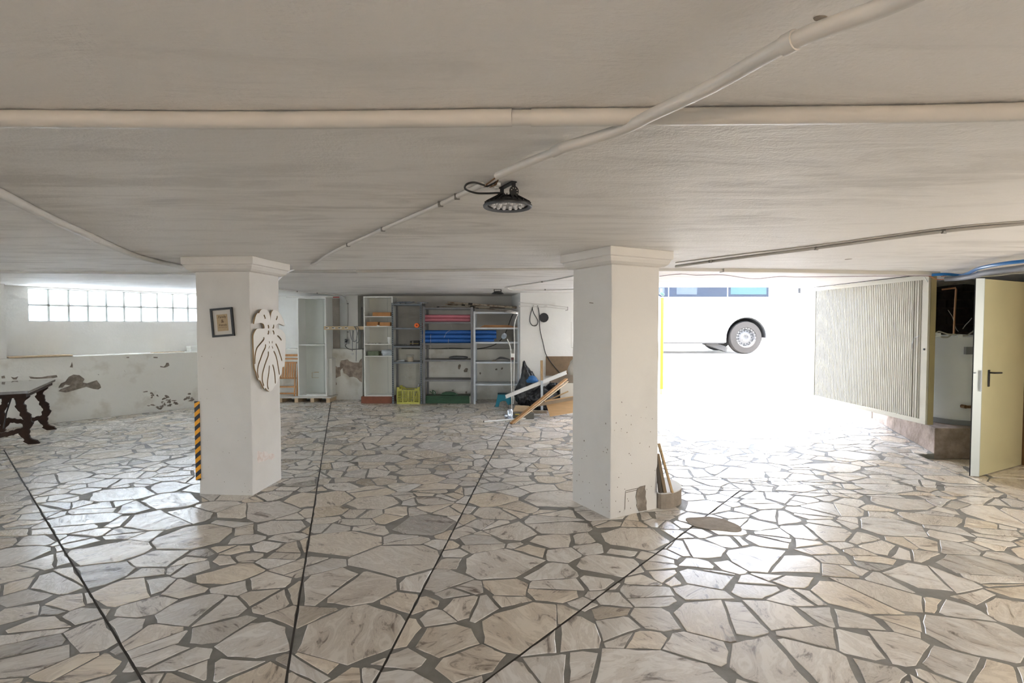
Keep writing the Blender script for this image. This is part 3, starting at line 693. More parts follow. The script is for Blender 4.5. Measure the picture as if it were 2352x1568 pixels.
# ================================================================== LED LAMPS
def led_lamp(c, s_=1.0, rz=0, tilt=0, label='', full=True):
    t = thing('industrial_lamp', label, 'lamp', loc=c, rz=rz)
    R1 = .105*s_; z0_ = 0
    b = MB().lathe([(.002, .024), (.086, .024), (.088, .006), (.096, .0), (R1, .001), (R1+.001, .006), (R1*.93, .014), (R1*.80, .020), (R1*.62, .031), (R1*.5, .042), (R1*.3, .046), (0.002, .047)], n=36); b.build('lamp_body', M_DARK, t, smooth=True, local=True)
    MB().lathe([(.002, .012), (.085, .012), (.085, .02), (.002, .02)], n=32).build('reflector', mat('lamp_reflector', (.75, .75, .76), .3, metal=.4), t, local=True, smooth=True)
    if full:
        rg = mat('rim_grey', (.16, .17, .19), .4, metal=.5)
        MB().lathe([(.087, .007), (.097, -.0005), (R1, .0005), (R1-.002, -.002), (.098, -.003), (.087, .003)], n=36, ring=True).build('rim', rg, t, local=True, smooth=True)
        le = mat('led_lens', (.9, .9, .92), .08, sp=.9)
        for ring_, rad in ((8, .036), (15, .066)):
            for k in range(ring_):
                a = 2*math.pi*k/ring_
                MB().lathe([(.0085, .013), (.0085, .009), (.0065, .005), (.003, .0035), (.0005, .003)], c=(rad*math.cos(a), rad*math.sin(a), -.002), n=8).build('lens', le, t, local=True, smooth=True)
        f = MB()
        for k in range(24):
            a = 2*math.pi*k/24; d = Vector((math.cos(a), math.sin(a), 0)); f.bar(d*.045+Vector((0, 0, .044)), d*.098+Vector((0, 0, .014)), .003, .012)
        f.build('cooling_fins', M_DARK, t, local=True)
    hgt = (H-c[2])
    for sx in (-1, 1):
        y_ = 0
        b = MB().bar((sx*.056, 0, .062), (sx*.056, 0, hgt-.002), .018, .003, up=(1, 0, 0)); b.build('bracket_arm', M_DARK, t, local=True)
        b = MB().lathe([(.001, -.003), (.021, -.003), (.021, .003), (.001, .003)], c=(sx*.060, 0, .056), n=18, axis=(1, 0, 0)); b.bar((sx*.060, 0, .03), (sx*.060, 0, .05), .036, .005, up=(1, 0, 0)); bo = b.build('hinge_plate', M_DARK, t, local=True)
        if full:
            hb = MB()
            for q in range(5):
                a = math.pi*(q-.5)/4*1.0
                for sd in (-1, 1): hb.lathe([(.0002, -.0002), (.0022, -.0002), (.0022, .0006), (.0002, .0006)], c=(sx*.060+sd*.0034, .014*math.cos(a), .054+.014*math.sin(a)), n=8, axis=(sd, 0, 0))
            hb.build('bolt_hole', mat('pale_hole', (.55, .5, .47), .6), bo, local=True)
    MB().bar((-.062, 0, hgt-.004), (.062, 0, hgt-.004), .024, .005).build('bracket_top', M_DARK, t, local=True)
    return t
lc = atz(1166, 470, 2.063); lc.z = 2.052
led_lamp(lc, rz=R(-63), label='black round industrial lamp with clear lenses, hanging near beside loose wires')
lc2 = atz(1143, 662, 2.09); lc2 = Vector((lc2.x, 9.0, 2.075))
led_lamp(Vector((aty(1143, 669, 9.0).x, 9.0, 2.072)), rz=R(10), label='small far black industrial lamp on the ceiling before the shelves', full=False)
t = thing('lamp_cable', 'looped black lamp cable hanging from the ceiling beside the near lamp', 'cable', loc=atz(1110, 424, H-.01))
MB().tube(bez([atz(1112, 425, 2.12), atz(1090, 419, 2.11), atz(1072, 423, 2.10), atz(1069, 434, 2.10), atz(1092, 443, 2.10), atz(1120, 444, 2.10), atz(1150, 443, 2.10), atz(1160, 448, 2.10), atz(1165, 462, 2.095)], 6), .0042, 8).build('cable_loop', M_BLACKWIRE, t, smooth=True)
t = thing('loose_wires', 'bunch of loose brown and white wire ends with terminals above the near lamp', 'wires', loc=atz(1120, 415, H-.01))
rq = random.Random(6)
for i in range(7):
    a = atz(1112+rq.uniform(-3, 3), 427+rq.uniform(-3, 3), 2.128); b = atz(1142+rq.uniform(-5, 3), 402+rq.uniform(-2, 22), 2.135)
    mid = (a+b)/2+Vector((rq.uniform(-.02, .02), rq.uniform(-.02, .02), -.01))
    MB().tube(bez([a, mid, b], 5), .0022 if i > 2 else .0032, 6).build('wire', [mat('brown_wire', (.20, .11, .05), .5), mat('white_wire', (.8, .8, .76), .5), M_BLACKWIRE][i % 3], t, smooth=True)
for x, y in ((1146, 424), (1140, 430)):
    p = atz(x, y, 2.12); MB().bb(p.x-.007, p.x+.007, p.y-.01, p.y+.01, p.z-.006, p.z+.006).build('terminal_block', MATS['white_wire'], t)
cpipe([(1160, 660), (1200, 654), (1260, 645), (1320, 633)], .008, 'ceiling_pipe', 'thin white conduit rising from the far lamp towards the patched column', clips=((1245, 647),))
cpipe([(1165, 661), (1180, 665), (1260, 666), (1320, 664)], .009, 'ceiling_pipe', 'thin white conduit level along the ceiling edge right of the far lamp', clips=((1252, 665),))

# ================================================================== COLUMN 1 HANGINGS
fc = facep(C1, c1a, 512.5, 740); ru = -c1a; rv = Vector((0, 0, 1)); ang = R(4.5)
u = ru*math.cos(ang)+rv*math.sin(ang); v = rv*math.cos(ang)-ru*math.sin(ang)
t = thing('picture_frame', 'small black framed lettered print hanging askew on the ornament column', 'picture', loc=fc)
W_, H_ = .208, .258
def rectp(mb, u0, u1, v0, v1, n0, n1):
    P = [fc+u*a+v*b+nF1*n0 for a, b in ((u0, v0), (u1, v0), (u1, v1), (u0, v1))]; return mb.prism(P, nF1*(n1-n0))
fw = .018
for r_ in ((-W_/2, W_/2, H_/2-fw, H_/2), (-W_/2, W_/2, -H_/2, -H_/2+fw), (-W_/2, -W_/2+fw, -H_/2+fw, H_/2-fw), (W_/2-fw, W_/2, -H_/2+fw, H_/2-fw)):
    rectp(MB(), *r_, .001, .018).build('frame_rail', M_DARK, t)
rectp(MB(), -W_/2+fw, W_/2-fw, -H_/2+fw, H_/2-fw, .001, .008).build('mount', mat('mount_card', (.62, .585, .53), .7), t)
pr = rectp(MB(), -.052, .050, -.078, .072, .0081, .0088).build('print', mat('print_paper', (.50, .375, .23), .8, var=.15, vscale=60), t)
def text(s_, c, size, m, parent, u=u, v=v, nrm=nF1, align='CENTER', ext=.0003, name='lettering', shear=0):
    cu = bpy.data.curves.new('lettering', 'FONT'); cu.body = s_; cu.size = size; cu.align_x = align; cu.align_y = 'CENTER'; cu.extrude = ext; cu.shear = shear
    o = bpy.data.objects.new('tmp', cu); COL.objects.link(o)
    dg = bpy.context.evaluated_depsgraph_get(); me = bpy.data.meshes.new_from_object(o.evaluated_get(dg)); bpy.data.objects.remove(o)
    me.materials.clear(); me.materials.append(m); off = Vector((0, 0, 0)); p = parent
    while p is not None: off += Vector(p.location); p = p.parent
    M3 = Matrix((u, v, nrm)).transposed()
    me.transform(Matrix.Translation(Vector(c)-off) @ M3.to_4x4())
    ob = bpy.data.objects.new(name, me); COL.objects.link(ob); ob.parent = parent; return ob
INK = mat('dark_ink', (.06, .03, .015), .8)
text('Family', fc+v*.048+nF1*.009, .030, INK, pr, shear=.15); text('&', fc+v*.010+nF1*.009, .042, INK, pr); text('friends', fc-v*.024+nF1*.009, .027, INK, pr, shear=.15)
dots = MB()
for k in range(6): q = fc+u*(-.035+.014*k)-v*.046+nF1*.009; dots.prism([q+u*.0035, q+v*.0035, q-u*.0035, q-v*.0035], nF1*.0004)
dots.build('dot_row', INK, pr)
# monstera ornament
def zl(x, y): return (470+x/7.127, 690+y/7.127)
outl = [(1015, 340), (1012, 260), (990, 190), (950, 152), (885, 143), (850, 165), (828, 205), (795, 212), (770, 270), (748, 370), (760, 380), (830, 368), (880, 372), (908, 395), (918, 440), (905, 458), (805, 460), (765, 500), (738, 560), (735, 640), (740, 800), (748, 960), (756, 1100), (785, 1180), (800, 1250), (822, 1300), (850, 1310), (880, 1370), (915, 1445), (935, 1430), (965, 1465), (1005, 1487), (1050, 1460), (1085, 1400), (1112, 1375), (1145, 1300), (1172, 1245), (1200, 1190), (1215, 1090), (1248, 1075), (1262, 900), (1268, 750), (1270, 600), (1245, 525), (1190, 475), (1130, 456), (1108, 440), (1112, 400), (1160, 380), (1252, 412), (1237, 340), (1200, 250), (1150, 185), (1085, 155), (1052, 165), (1030, 210), (1018, 290)]
slots = [[(903, 600), (905, 635), (850, 700), (795, 770), (768, 860), (758, 960), (757, 1040)], [(935, 715), (930, 770), (890, 850), (850, 960), (815, 1060), (802, 1170), (818, 1270)], [(980, 830), (978, 900), (945, 990), (915, 1080), (885, 1200), (882, 1310), (908, 1400)], [(998, 1060), (990, 1180), (970, 1300), (968, 1400), (985, 1450)], [(1052, 1045), (1075, 1130), (1090, 1230), (1098, 1360)], [(1070, 825), (1105, 900), (1130, 1000), (1150, 1120), (1166, 1215)], [(1102, 705), (1140, 780), (1175, 880), (1210, 990)], [(1130, 575), (1170, 610), (1200, 650)], [(905, 235), (922, 265), (930, 300)], [(1128, 250), (1125, 285), (1110, 318)], [(975, 400), (986, 430), (983, 455)], [(1068, 395), (1070, 425), (1055, 455)], [(985, 490), (985, 525), (972, 555)], [(1055, 490), (1072, 520), (1075, 555)], [(994, 665), (1000, 700)], [(1047, 662), (1043, 698)], [(1000, 742), (990, 785)], [(1042, 745), (1058, 785)]]
on = thing('leaf_ornament', 'cream cut-out swiss cheese plant leaf ornament with curved slots hung on the column', 'wall ornament', loc=facep(C1, c1b, 610, 800)+nR1*.01)
def st_(p):
    q = facep(C1, c1b, *p)-Vector(on.location); return q.dot(c1b), q.z
cu = bpy.data.curves.new('leaf', 'CURVE'); cu.dimensions = '2D'; cu.fill_mode = 'BOTH'; cu.extrude = .007
def spl(P):
    s_ = cu.splines.new('POLY'); s_.points.add(len(P)-1)
    for i, (a, b) in enumerate(P): s_.points[i].co = (a, b, 0, 1)
    s_.use_cyclic_u = True
smo = bez([Vector((*st_(zl(*p)), 0)) for p in outl+[outl[0]]], 3)[:-1]
spl([(p.x, p.y) for p in smo])
for sl in slots:
    P = bez([Vector((*st_(zl(*p)), 0)) for p in sl], 4) if len(sl) > 2 else [Vector((*st_(zl(*p)), 0)) for p in sl]
    lft, rgt = [], []; n = len(P)
    for i, p in enumerate(P):
        d = (P[min(i+1, n-1)]-P[max(i-1, 0)]).normalized(); sd = Vector((-d.y, d.x, 0))*(.0085 if 0 < i < n-1 else .004); lft.append(p+sd); rgt.append(p-sd)
    spl([(p.x, p.y) for p in lft+rgt[::-1]])
o = bpy.data.objects.new('tmp', cu); COL.objects.link(o); dg = bpy.context.evaluated_depsgraph_get()
me = bpy.data.meshes.new_from_object(o.evaluated_get(dg)); bpy.data.objects.remove(o)
me.materials.clear(); me.materials.append(mat('cream_board', (.80, .78, .73), .5))
me.transform(Matrix((c1b, Vector((0, 0, 1)), -nR1)).transposed().to_4x4() if c1b.cross(Vector((0, 0, 1))).dot(nR1) < 0 else Matrix((c1b, Vector((0, 0, 1)), nR1)).transposed().to_4x4())
me.materials.append(mat('cut_edge', (.33, .22, .11), .7)); me.update()
for f_ in me.polygons:
    if abs(f_.normal.dot(nR1)) < .6: f_.material_index = 1
o = bpy.data.objects.new('leaf_board', me); COL.objects.link(o); o.parent = on; on.location = Vector(on.location)+nR1*.02
MB().bar(Vector(on.location)-nR1*.022+Vector((0, 0, .1)), Vector(on.location)-nR1*.006+Vector((0, 0, .1)), .03, .03).build('hanger', M_PINE, on)
# hazard strip on the far side of column 1
hs = C1+c1a*S1; t = thing('hazard_strip', 'orange and black striped corner guard fixed to the edge of the ornament column', 'corner guard', loc=hs+Vector((0, 0, .05)))
zt = aty(455, 921, hs.y).z; zb = aty(455, 1102, hs.y).z
M_OR = mat('hazard_orange', (.85, .37, .015), .5); M_HB = mat('hazard_black', (.02, .022, .03), .5)
th = .02; wv = c1a*.046; base = hs-c1a*.018+nF1*.002
nst = 17; dzs = (zt-zb)/nst*1.0; sl_ = .020
def zc(z): return max(zb, min(zt, z))
for k in range(-1, nst+1):
    a, b = zb+dzs*k, zb+dzs*(k+1)
    P = [base+Vector((0, 0, zc(a+sl_))), base+wv+Vector((0, 0, zc(a-sl_))), base+wv+Vector((0, 0, zc(b-sl_))), base+Vector((0, 0, zc(b+sl_)))]
    if max(p.z for p in P)-min(p.z for p in P) < .004 or abs(P[0].z-P[3].z)+abs(P[1].z-P[2].z) < .002: continue
    MB().prism(P, nF1*.008).build('stripe', M_OR if k % 2 == 0 else M_HB, t)

# ================================================================== ITEMS ON THE LEFT LEDGE
a = on_left(18, 820, .12); b = on_left(166, 817, .05)
a = L_(tL+.02, .02, 1.045); b = L_(lt(atp(166, 817, L_(0, 0), LN)), .02, 1.045)
t = MB(); P = [a-LN*.06, b-LN*.06, b+LN*.26, a+LN*.26]; t.prism(P, (0, 0, .018)); tag(t.build('wooden_board', M_PALE), 'thin pale wooden board lying on the ledge under the glass blocks', 'board')
a = L_(lt(on_left(355, 812)), .02, 1.0405); b = L_(lt(on_left(425, 810)), .02, 1.0405)
t = MB(); t.prism([a, b, b+LN*.2, a+LN*.2], (0, 0, .008)); tag(t.build('ledge_tile', M_PALE), 'thin flat strip lying on the ledge near the hazard striped column', 'tile')
a = lt(atp(437, 800, L_(0, .1), LN)); 
for k in range(2):
    t = MB(); p = L_(a, .06+.02*k, 1.041+k*.051); q = L_(a+.35, .06, 1.041+k*.051); t.prism([p, q, q+LN*.22, p+LN*.22], (0, 0, .048))
    tag(t.build('plaster_slab', M_WHITE, bevel=.004), ['white slab lying on the ledge behind the column, lower one', 'white slab lying on top of another at the column end of the ledge'][k], 'slab')

# ================================================================== TABLE
TR = Vector((-6.04, 6.5, 0)); TU = Vector((-.534, .845, 0)).normalized(); TW = Vector((-TU.y, TU.x, 0)); 
if TW.x > 0: TW = -TW
t = thing('trestle_table', 'dark carved wooden table with wavy legs and a worn top by the flaking wall', 'table', loc=TR+TU*.9+TW*.3)
def tp(u_, w_, z): return TR+TU*u_+TW*w_+Vector((0, 0, z))
TL, TWd, TZ = 1.66, .62, .72
MB().prism([tp(0, 0, TZ-.035), tp(TL, 0, TZ-.035), tp(TL, TWd, TZ-.035), tp(0, TWd, TZ-.035)], (0, 0, .035)).build('tabletop', M_TABLETOP, t, bevel=.006)
MB().prism([tp(.04, .03, TZ-.085), tp(TL-.04, .03, TZ-.085), tp(TL-.04, TWd-.03, TZ-.085), tp(.04, TWd-.03, TZ-.085)], (0, 0, .05)).build('apron', M_WALNUT, t)
def wavy_leg(u_, w0, sgn):
    lf, rt = [], []; N_ = 30
    for i in range(N_+1):
        z = (TZ-.085)*(1-i/N_); s_ = i/N_
        c = sgn*(.035*math.sin(s_*math.pi*2.6+.2) - .12*max(0, s_-.78)/.22*1.0 ); wd = .042+.010*math.sin(s_*math.pi*2*5.5)+.006*math.sin(s_*math.pi*2*11)+(.02 if s_ < .08 else 0)+(.012 if s_ > .93 else 0)
        lf.append(tp(u_-.03, w0+c-wd, z)); rt.append(tp(u_-.03, w0+c+wd, z))
    return MB().prism(lf+rt[::-1], TU*.06)
for u_ in (.30, 1.38):
    for w0, sg in ((.10, 1), (.52, -1)):
        wavy_leg(u_, w0, sg).build('leg', M_WALNUT, t, bevel=.004)
    top, bot = [], []
    for i in range(21):
        s_ = i/20; w_ = .10+.42*s_; z = .17+.02*math.cos(s_*math.pi*2)+.006*math.sin(s_*math.pi*14); top.append(tp(u_-.02, w_, z+.03)); bot.append(tp(u_-.02, w_, z-.03))
    MB().prism(top+bot[::-1], TU*.04).build('stretcher', M_WALNUT, t)
IR = mat('wrought_iron', (.05, .045, .04), .5, metal=.6)
for a, b in (((.34, .31, .22), (.84, .31, TZ-.09)), ((1.34, .31, .22), (.88, .31, TZ-.09))):
    MB().tube([tp(*a), tp((a[0]+b[0])/2, a[1]+.02, (a[2]+b[2])/2-.03), tp(*b)], .008, 8).build('iron_brace', IR, t, smooth=True)

# ================================================================== BACK WALL FURNITURE
# pallet with folding chair and empty cabinet
PX0, PX1 = xp(598, 10.35), xp(760, 10.35); PY0, PY1 = 10.32, 10.78
t = thing('pallet', 'low pallet with white painted deck under the chair and tall cabinet', 'pallet', loc=((PX0+PX1)/2, 10.5, 0))
MB().bb(PX0, PX1, PY0, PY1, .085, .115).build('deck', mat('white_deck', (.66, .64, .59), .7, var=.1), t)
for k in range(5):
    x = PX0+.04+(PX1-PX0-.14)*k/4; MB().bb(x, x+.07, PY0+.01, PY1-.01, .0, .085).build('bearer', M_PALE, t)
def cabinet(x0, x1, y0, y1, z0, z1, shelves, label, thick=.02, bottom=True, back=M_WHITE2):
    t = thing('tall_cabinet', label, 'cabinet', loc=((x0+x1)/2, y0, z0))
    for x in (x0, x1-thick): MB().bb(x, x+thick, y0, y1, z0, z1).build('side_panel', M_WHITE, t)
    MB().bb(x0+thick, x1-thick, y0, y1, z1-thick, z1).build('top_panel', M_WHITE, t)
    MB().bb(x0+thick, x1-thick, y0, y1, z0, z0+thick).build('bottom_panel', M_WHITE, t)
    MB().bb(x0+thick, x1-thick, y1-.012, y1-.004, z0+thick, z1-thick).build('back_panel', back, t)
    MB().bb((x0+x1)/2+.10, (x0+x1)/2+.104, y1-.016, y1-.012, z0+thick, z1-thick).build('seam', mat('seam_grey', (.42, .45, .42), .6), t)
    for z in shelves: MB().bb(x0+thick, x1-thick, y0+.01, y1-.014, z-.009, z+.009).build('shelf', M_WHITE, t)
    return t
cy = 10.38
zf = lambda py, y: aty(0+1176, py, y).z
t = cabinet(xp(683, cy), xp(749, cy), cy, 10.77, .116, zf(683, cy), [zf(792, cy)], 'tall empty white cabinet with one shelf standing on the low pallet')
p0, p1 = xp(700, cy), xp(744, cy)
tag(MB().bb(p0, p1, cy+.05, cy+.33, .137, .15).build('white_sheet', M_WHITE), 'white loose panel lying in the bottom of the tall empty cabinet', 'panel')
w = thing('wire_hook', 'thin wooden bracket hung on the back panel of the tall empty cabinet', 'bracket', loc=aty(720, 860, 10.73))
MB().bar(aty(722, 854.5, 10.74), aty(732, 854.5, 10.74), .012, .012).build('crossbar', M_PALE, w)
MB().tube([aty(717, 868, 10.745), aty(717, 855, 10.745), aty(722, 855, 10.745)], .004, 6).build('wire', M_PALE, w)
MB().tube([aty(717, 867, 10.745), aty(732, 867, 10.745)], .003, 6).build('wire', M_PALE, w)
tag(MB().bb(xp(749.5, cy), xp(757, cy), cy+.12, 10.77, .116, .86).build('side_board', M_WHITE), 'narrow white board standing against the side of the tall empty cabinet', 'board')
# folding chair
CHX0, CHX1, CHY = xp(626, 10.45), xp(682, 10.45), 10.45
t = thing('folding_chair', 'orange wooden slatted folding chair leaning folded on the low pallet', 'chair', loc=((CHX0+CHX1)/2, CHY, .116))
zt_ = zf(813, CHY); lean = .12
def ch(x, z, o=0): s_ = (z-.116)/(zt_-.116); return Vector((x, CHY+lean*s_+o, z))
for x in (CHX0+.015, CHX1-.015): MB().bar(ch(x, .116), ch(x, zt_), .028, .03, up=(0, 1, 0)).build('side_rail', M_CHAIR, t, bevel=.003)
for x in (CHX0+.05, CHX1-.05): MB().bar(ch(x, .116, -.04), ch(x, .62, -.05), .022, .025, up=(0, 1, 0)).build('leg', M_CHAIR, t, bevel=.003)
for z in (zt_-.03, zt_-.10): MB().bar(ch(CHX0+.03, z), ch(CHX1-.03, z), .018, .045 if z > zt_-.05 else .03, up=(0, 0, 1)).build('back_rail', M_CHAIR, t)
sz1, sz0 = zf(834, CHY), zf(868, CHY)
for k in range(9):
    x = CHX0+.055+(CHX1-CHX0-.11)*k/8; MB().bar(ch(x, sz0, -.06), ch(x, sz1, -.06), .030, .012, up=(0, 1, 0)).build('slat', M_CHAIR, t)
for z in (sz0, sz1+.01, .30, .17): MB().bar(ch(CHX0+.03, z, -.045), ch(CHX1-.03, z, -.045), .02, .03).build('cross_rail', M_CHAIR, t)
# curtain stick with red end
t = thing('red_tipped_pole', 'thin white pole with a red tip laid across the cabinet top', 'pole', loc=aty(658, 681, 10.3))
zz = zf(683, cy)+.009
a, b = Vector((xp(658, 10.45), 10.45, zz)), Vector((xp(766, 10.45), 10.45, zz)); c = Vector((xp(780, 10.45), 10.45, zz))
MB().cyl(a, b, .007, 10).build('shaft', M_PIPE, t, smooth=True); MB().cyl(b, c, .011, 10).build('red_end', mat('red_plastic', (.42, .05, .03), .5), t, smooth=True)
# coat rack board with cables
ky = 10.30
t = thing('coat_rack', 'pale wooden peg board bridging from the tall cabinet to the shelved cabinet', 'coat rack', loc=aty(790, 753, ky))
x0_, x1_ = xp(744, ky), xp(838, ky); za, zb_ = zf(757, ky), zf(749, ky)
MB().bb(x0_, x1_, ky, ky+.022, za, zb_).build('board', mat('rack_wood', (.66, .51, .31), .5, var=.15, vscale=5), t, bevel=.003)
for px in (751, 765.5, 780, 795):
    MB().bb(xp(px-3, ky), xp(px+4.5, ky), ky-.006, ky+.001, za+.02, zb_-.02).build('pale_plate', M_WHITE, t)
    MB().bb(xp(px-1.5, ky), xp(px+2, ky), ky-.035, ky-.005, za+.03, za+.045).build('peg', M_DARK, t)
t = thing('hanging_cables', 'loops of grey cable hanging over the pale peg board', 'cable', loc=aty(812, 753, ky-.02))
M_GC = mat('grey_cable', (.14, .16, .17), .5)
def zc3(pts, y): return [aty(*zp3(a, b), y) for a, b in pts]
for pl in ([(905, 570), (925, 600), (945, 660), (935, 720), (930, 990)], [(855, 615), (862, 680), (885, 740), (915, 755), (935, 720), (940, 650), (925, 580)], [(890, 615), (885, 700), (885, 780), (883, 870)], [(900, 620), (895, 690), (905, 750)], [(940, 570), (975, 630), (978, 700), (955, 760), (930, 770)], [(912, 575), (940, 568)]):
    MB().tube(bez(zc3(pl, ky-.02), 5), .0055, 8).build('cable_loop', M_GC, t, smooth=True)
tag(MB().lathe([(.001, 0), (.022, 0), (.022, .012), (.001, .012)], c=aty(*zp3(888, 902), BF-.001), n=14, axis=(0, -1, 0)).build('wall_button', mat('white_knob', (.7, .7, .68), .4)), 'small round white knob on the block below the peg board', 'knob')
# socket with plug and lead
t = thing('wall_socket', 'grey wall socket with a black plug and a trailing lead', 'socket', loc=aty(795, 783, 10.85))
p = aty(797, 784, 10.85); MB().bb(p.x-.045, p.x+.045, 10.815, 10.859, p.z-.05, p.z+.05).build('box', mat('socket_grey', (.45, .46, .46), .5), t, bevel=.006)
MB().lathe([(.001, 0), (.022, 0), (.02, .035), (.001, .035)], c=(p.x, 10.815, p.z), n=14, axis=(0, -1, 0)).build('plug', M_DARK, t)
MB().bar(aty(793, 780, 10.80), aty(799, 781, 10.80), .02, .02).build('plug', M_DARK, t)
MB().tube(bez(zc3([(815, 780), (800, 800), (820, 830), (870, 850), (940, 845), (1035, 842)], 10.66), 5), .006, 8).build('lead', M_BLACKWIRE, t, smooth=True)
t = MB().tube([aty(*zp3(1000, 340), 10.6), aty(*zp3(1022, 620), 10.5), aty(*zp3(1030, 700), 10.45)], .007, 8); 
tag(MB().tube([aty(*zp3(998, 340), 10.84), Vector((aty(*zp3(1034, 900), 10.5).x, 10.6, .0))], .008, 8).build('thin_rod', mat('rod_grey', (.13, .14, .15), .5)), 'thin grey rod leaning in the gap beside the shelved cabinet', 'rod')
# shelved cabinet on red plinth
c2y = 10.24
t2 = cabinet(xp(835.5, c2y), xp(902, c2y), c2y, 10.60, .135, zf(680.5, c2y), [zf(y, c2y) for y in (727, 749.5, 790.5, 818)], 'tall white open cabinet with four shelves on a red-brown plinth', back=mat('cab_back', (.70, .69, .62), .5))
tag(MB().bb(xp(829, c2y), xp(899, c2y), c2y-.03, 10.60, 0, .134).build('plinth', M_RED), 'red-brown plinth beneath the shelved white cabinet', 'plinth')
def wbox(px0, px1, ptop, pbot, y, d, label, m=M_BOXW, th=.012):
    x0, x1 = xp(px0, y), xp(px1, y); z0_, z1_ = pbot, zf(ptop, y)
    t = thing('wooden_box', label, 'box', loc=((x0+x1)/2, y, z0_))
    MB().bb(x0, x1, y, y+th, z0_, z1_).build('front_board', m, t); MB().bb(x0, x1, y+d-th, y+d, z0_, z1_).build('back_board', m, t)
    MB().bb(x0, x0+th, y+th, y+d-th, z0_, z1_).build('side_board', m, t); MB().bb(x1-th, x1, y+th, y+d-th, z0_, z1_).build('side_board', m, t)
    MB().bb(x0+th, x1-th, y+th, y+d-th, z0_, z0_+.01).build('base_board', m, t); return t
sh = [zf(y, c2y)+.0095 for y in (727, 749.5, 790.5, 818)]
wbox(856, 897, 717, sh[0], 10.28, .2, 'orange wooden box on the top shelf of the shelved cabinet')
wbox(842, 868, 739, sh[1], 10.27, .2, 'orange wooden box on the second shelf, next to the cabinet side')
wbox(872, 896, 740, sh[1], 10.27, .2, 'orange wooden box on the second shelf, next to the steel post')
tag(MB().lathe([(.001, 0), (.03, 0), (.028, .018), (.001, .02)], c=(xp(869, 10.26), 10.262-.0, sh[1]), n=14).build('small_dish', M_WHITE), 'tiny white dish between the two wooden boxes', 'dish')
cpn = Vector((xp(894.5, 10.3), 10.32, sh[2])); tag(MB().lathe([(.036, 0), (.048, .13), (.045, .13), (.034, .006), (.001, .006)][:4]+[(.001, .006)], c=cpn, n=20).build('plastic_cup', M_WHITE, smooth=True), 'white plastic cup on the third shelf of the shelved cabinet', 'cup')
rq = random.Random(2); lit = MB()
for _ in range(14):
    x = rq.uniform(843, 872); p = Vector((xp(x, 10.3), 10.28+rq.random()*.1, sh[2]+.006)); lit.box(p, (rq.uniform(.01, .03), .012, .012))
tag(lit.build('small_screws', M_CLIP), 'scatter of little dark fittings on the third cabinet shelf', 'fittings', kind='stuff')
t = thing('green_tray', 'dull green crate-like tray on the lowest shelf of the shelved cabinet', 'tray', loc=(xp(856, 10.3), 10.28, sh[3]))
x0, x1 = xp(844, 10.29), xp(869, 10.29); GR = mat('dull_green', (.16, .20, .12), .6, var=.3, vscale=20)
MB().bb(x0, x1, 10.28, 10.29, sh[3], sh[3]+.085).build('front', GR, t); MB().bb(x0, x1, 10.45, 10.46, sh[3], sh[3]+.085).build('back', GR, t)
for x in (x0, x1-.01): MB().bb(x, x+.01, 10.29, 10.45, sh[3], sh[3]+.085).build('side', GR, t)
MB().bb(x0+.01, x1-.01, 10.29, 10.45, sh[3], sh[3]+.01).build('base', GR, t)
def crumple(c, rx, ry, rz_, seed, m, name, parent=None, sub=3, amp=.3, tip=None):
    import bmesh
    from mathutils import noise
    bm = bmesh.new(); bmesh.ops.create_icosphere(bm, subdivisions=sub, radius=1)
    off = Vector((seed*3.1, seed*1.7, seed))
    for v_ in bm.verts:
        p = v_.co.copy(); n1 = noise.noise(p*1.6+off); n2_ = abs(noise.noise(p*3.6+off)); n3 = abs(noise.noise(p*7.5+off))
        k = 1+amp*n1+amp*.8*n2_+amp*.35*n3
        q = Vector((p.x*rx*k, p.y*ry*k, p.z*rz_*k))
        if q.z < -rz_*.82: q.z = -rz_*.82
        if tip: q = tip(p, q)
        v_.co = q+Vector(c)-(Vector(parent.location) if parent else Vector((0, 0, 0)))
    me = bpy.data.meshes.new(name); bm.to_mesh(me); bm.free(); me.materials.append(m)
    for f in me.polygons: f.use_smooth = True
    o = bpy.data.objects.new(name, me); COL.objects.link(o)
    if parent: o.parent = parent
    return o
M_BAGC = mat('clear_bag', (.62, .68, .72), .3, bump=.6, bscale=30, bdist=.01)
tag(crumple((xp(887, 10.32), 10.38, sh[3]+.05), .105, .07, .06, 3, M_BAGC, 'plastic_bag', amp=.4), 'crumpled pale plastic bag spilling from the lowest cabinet shelf', 'bag')

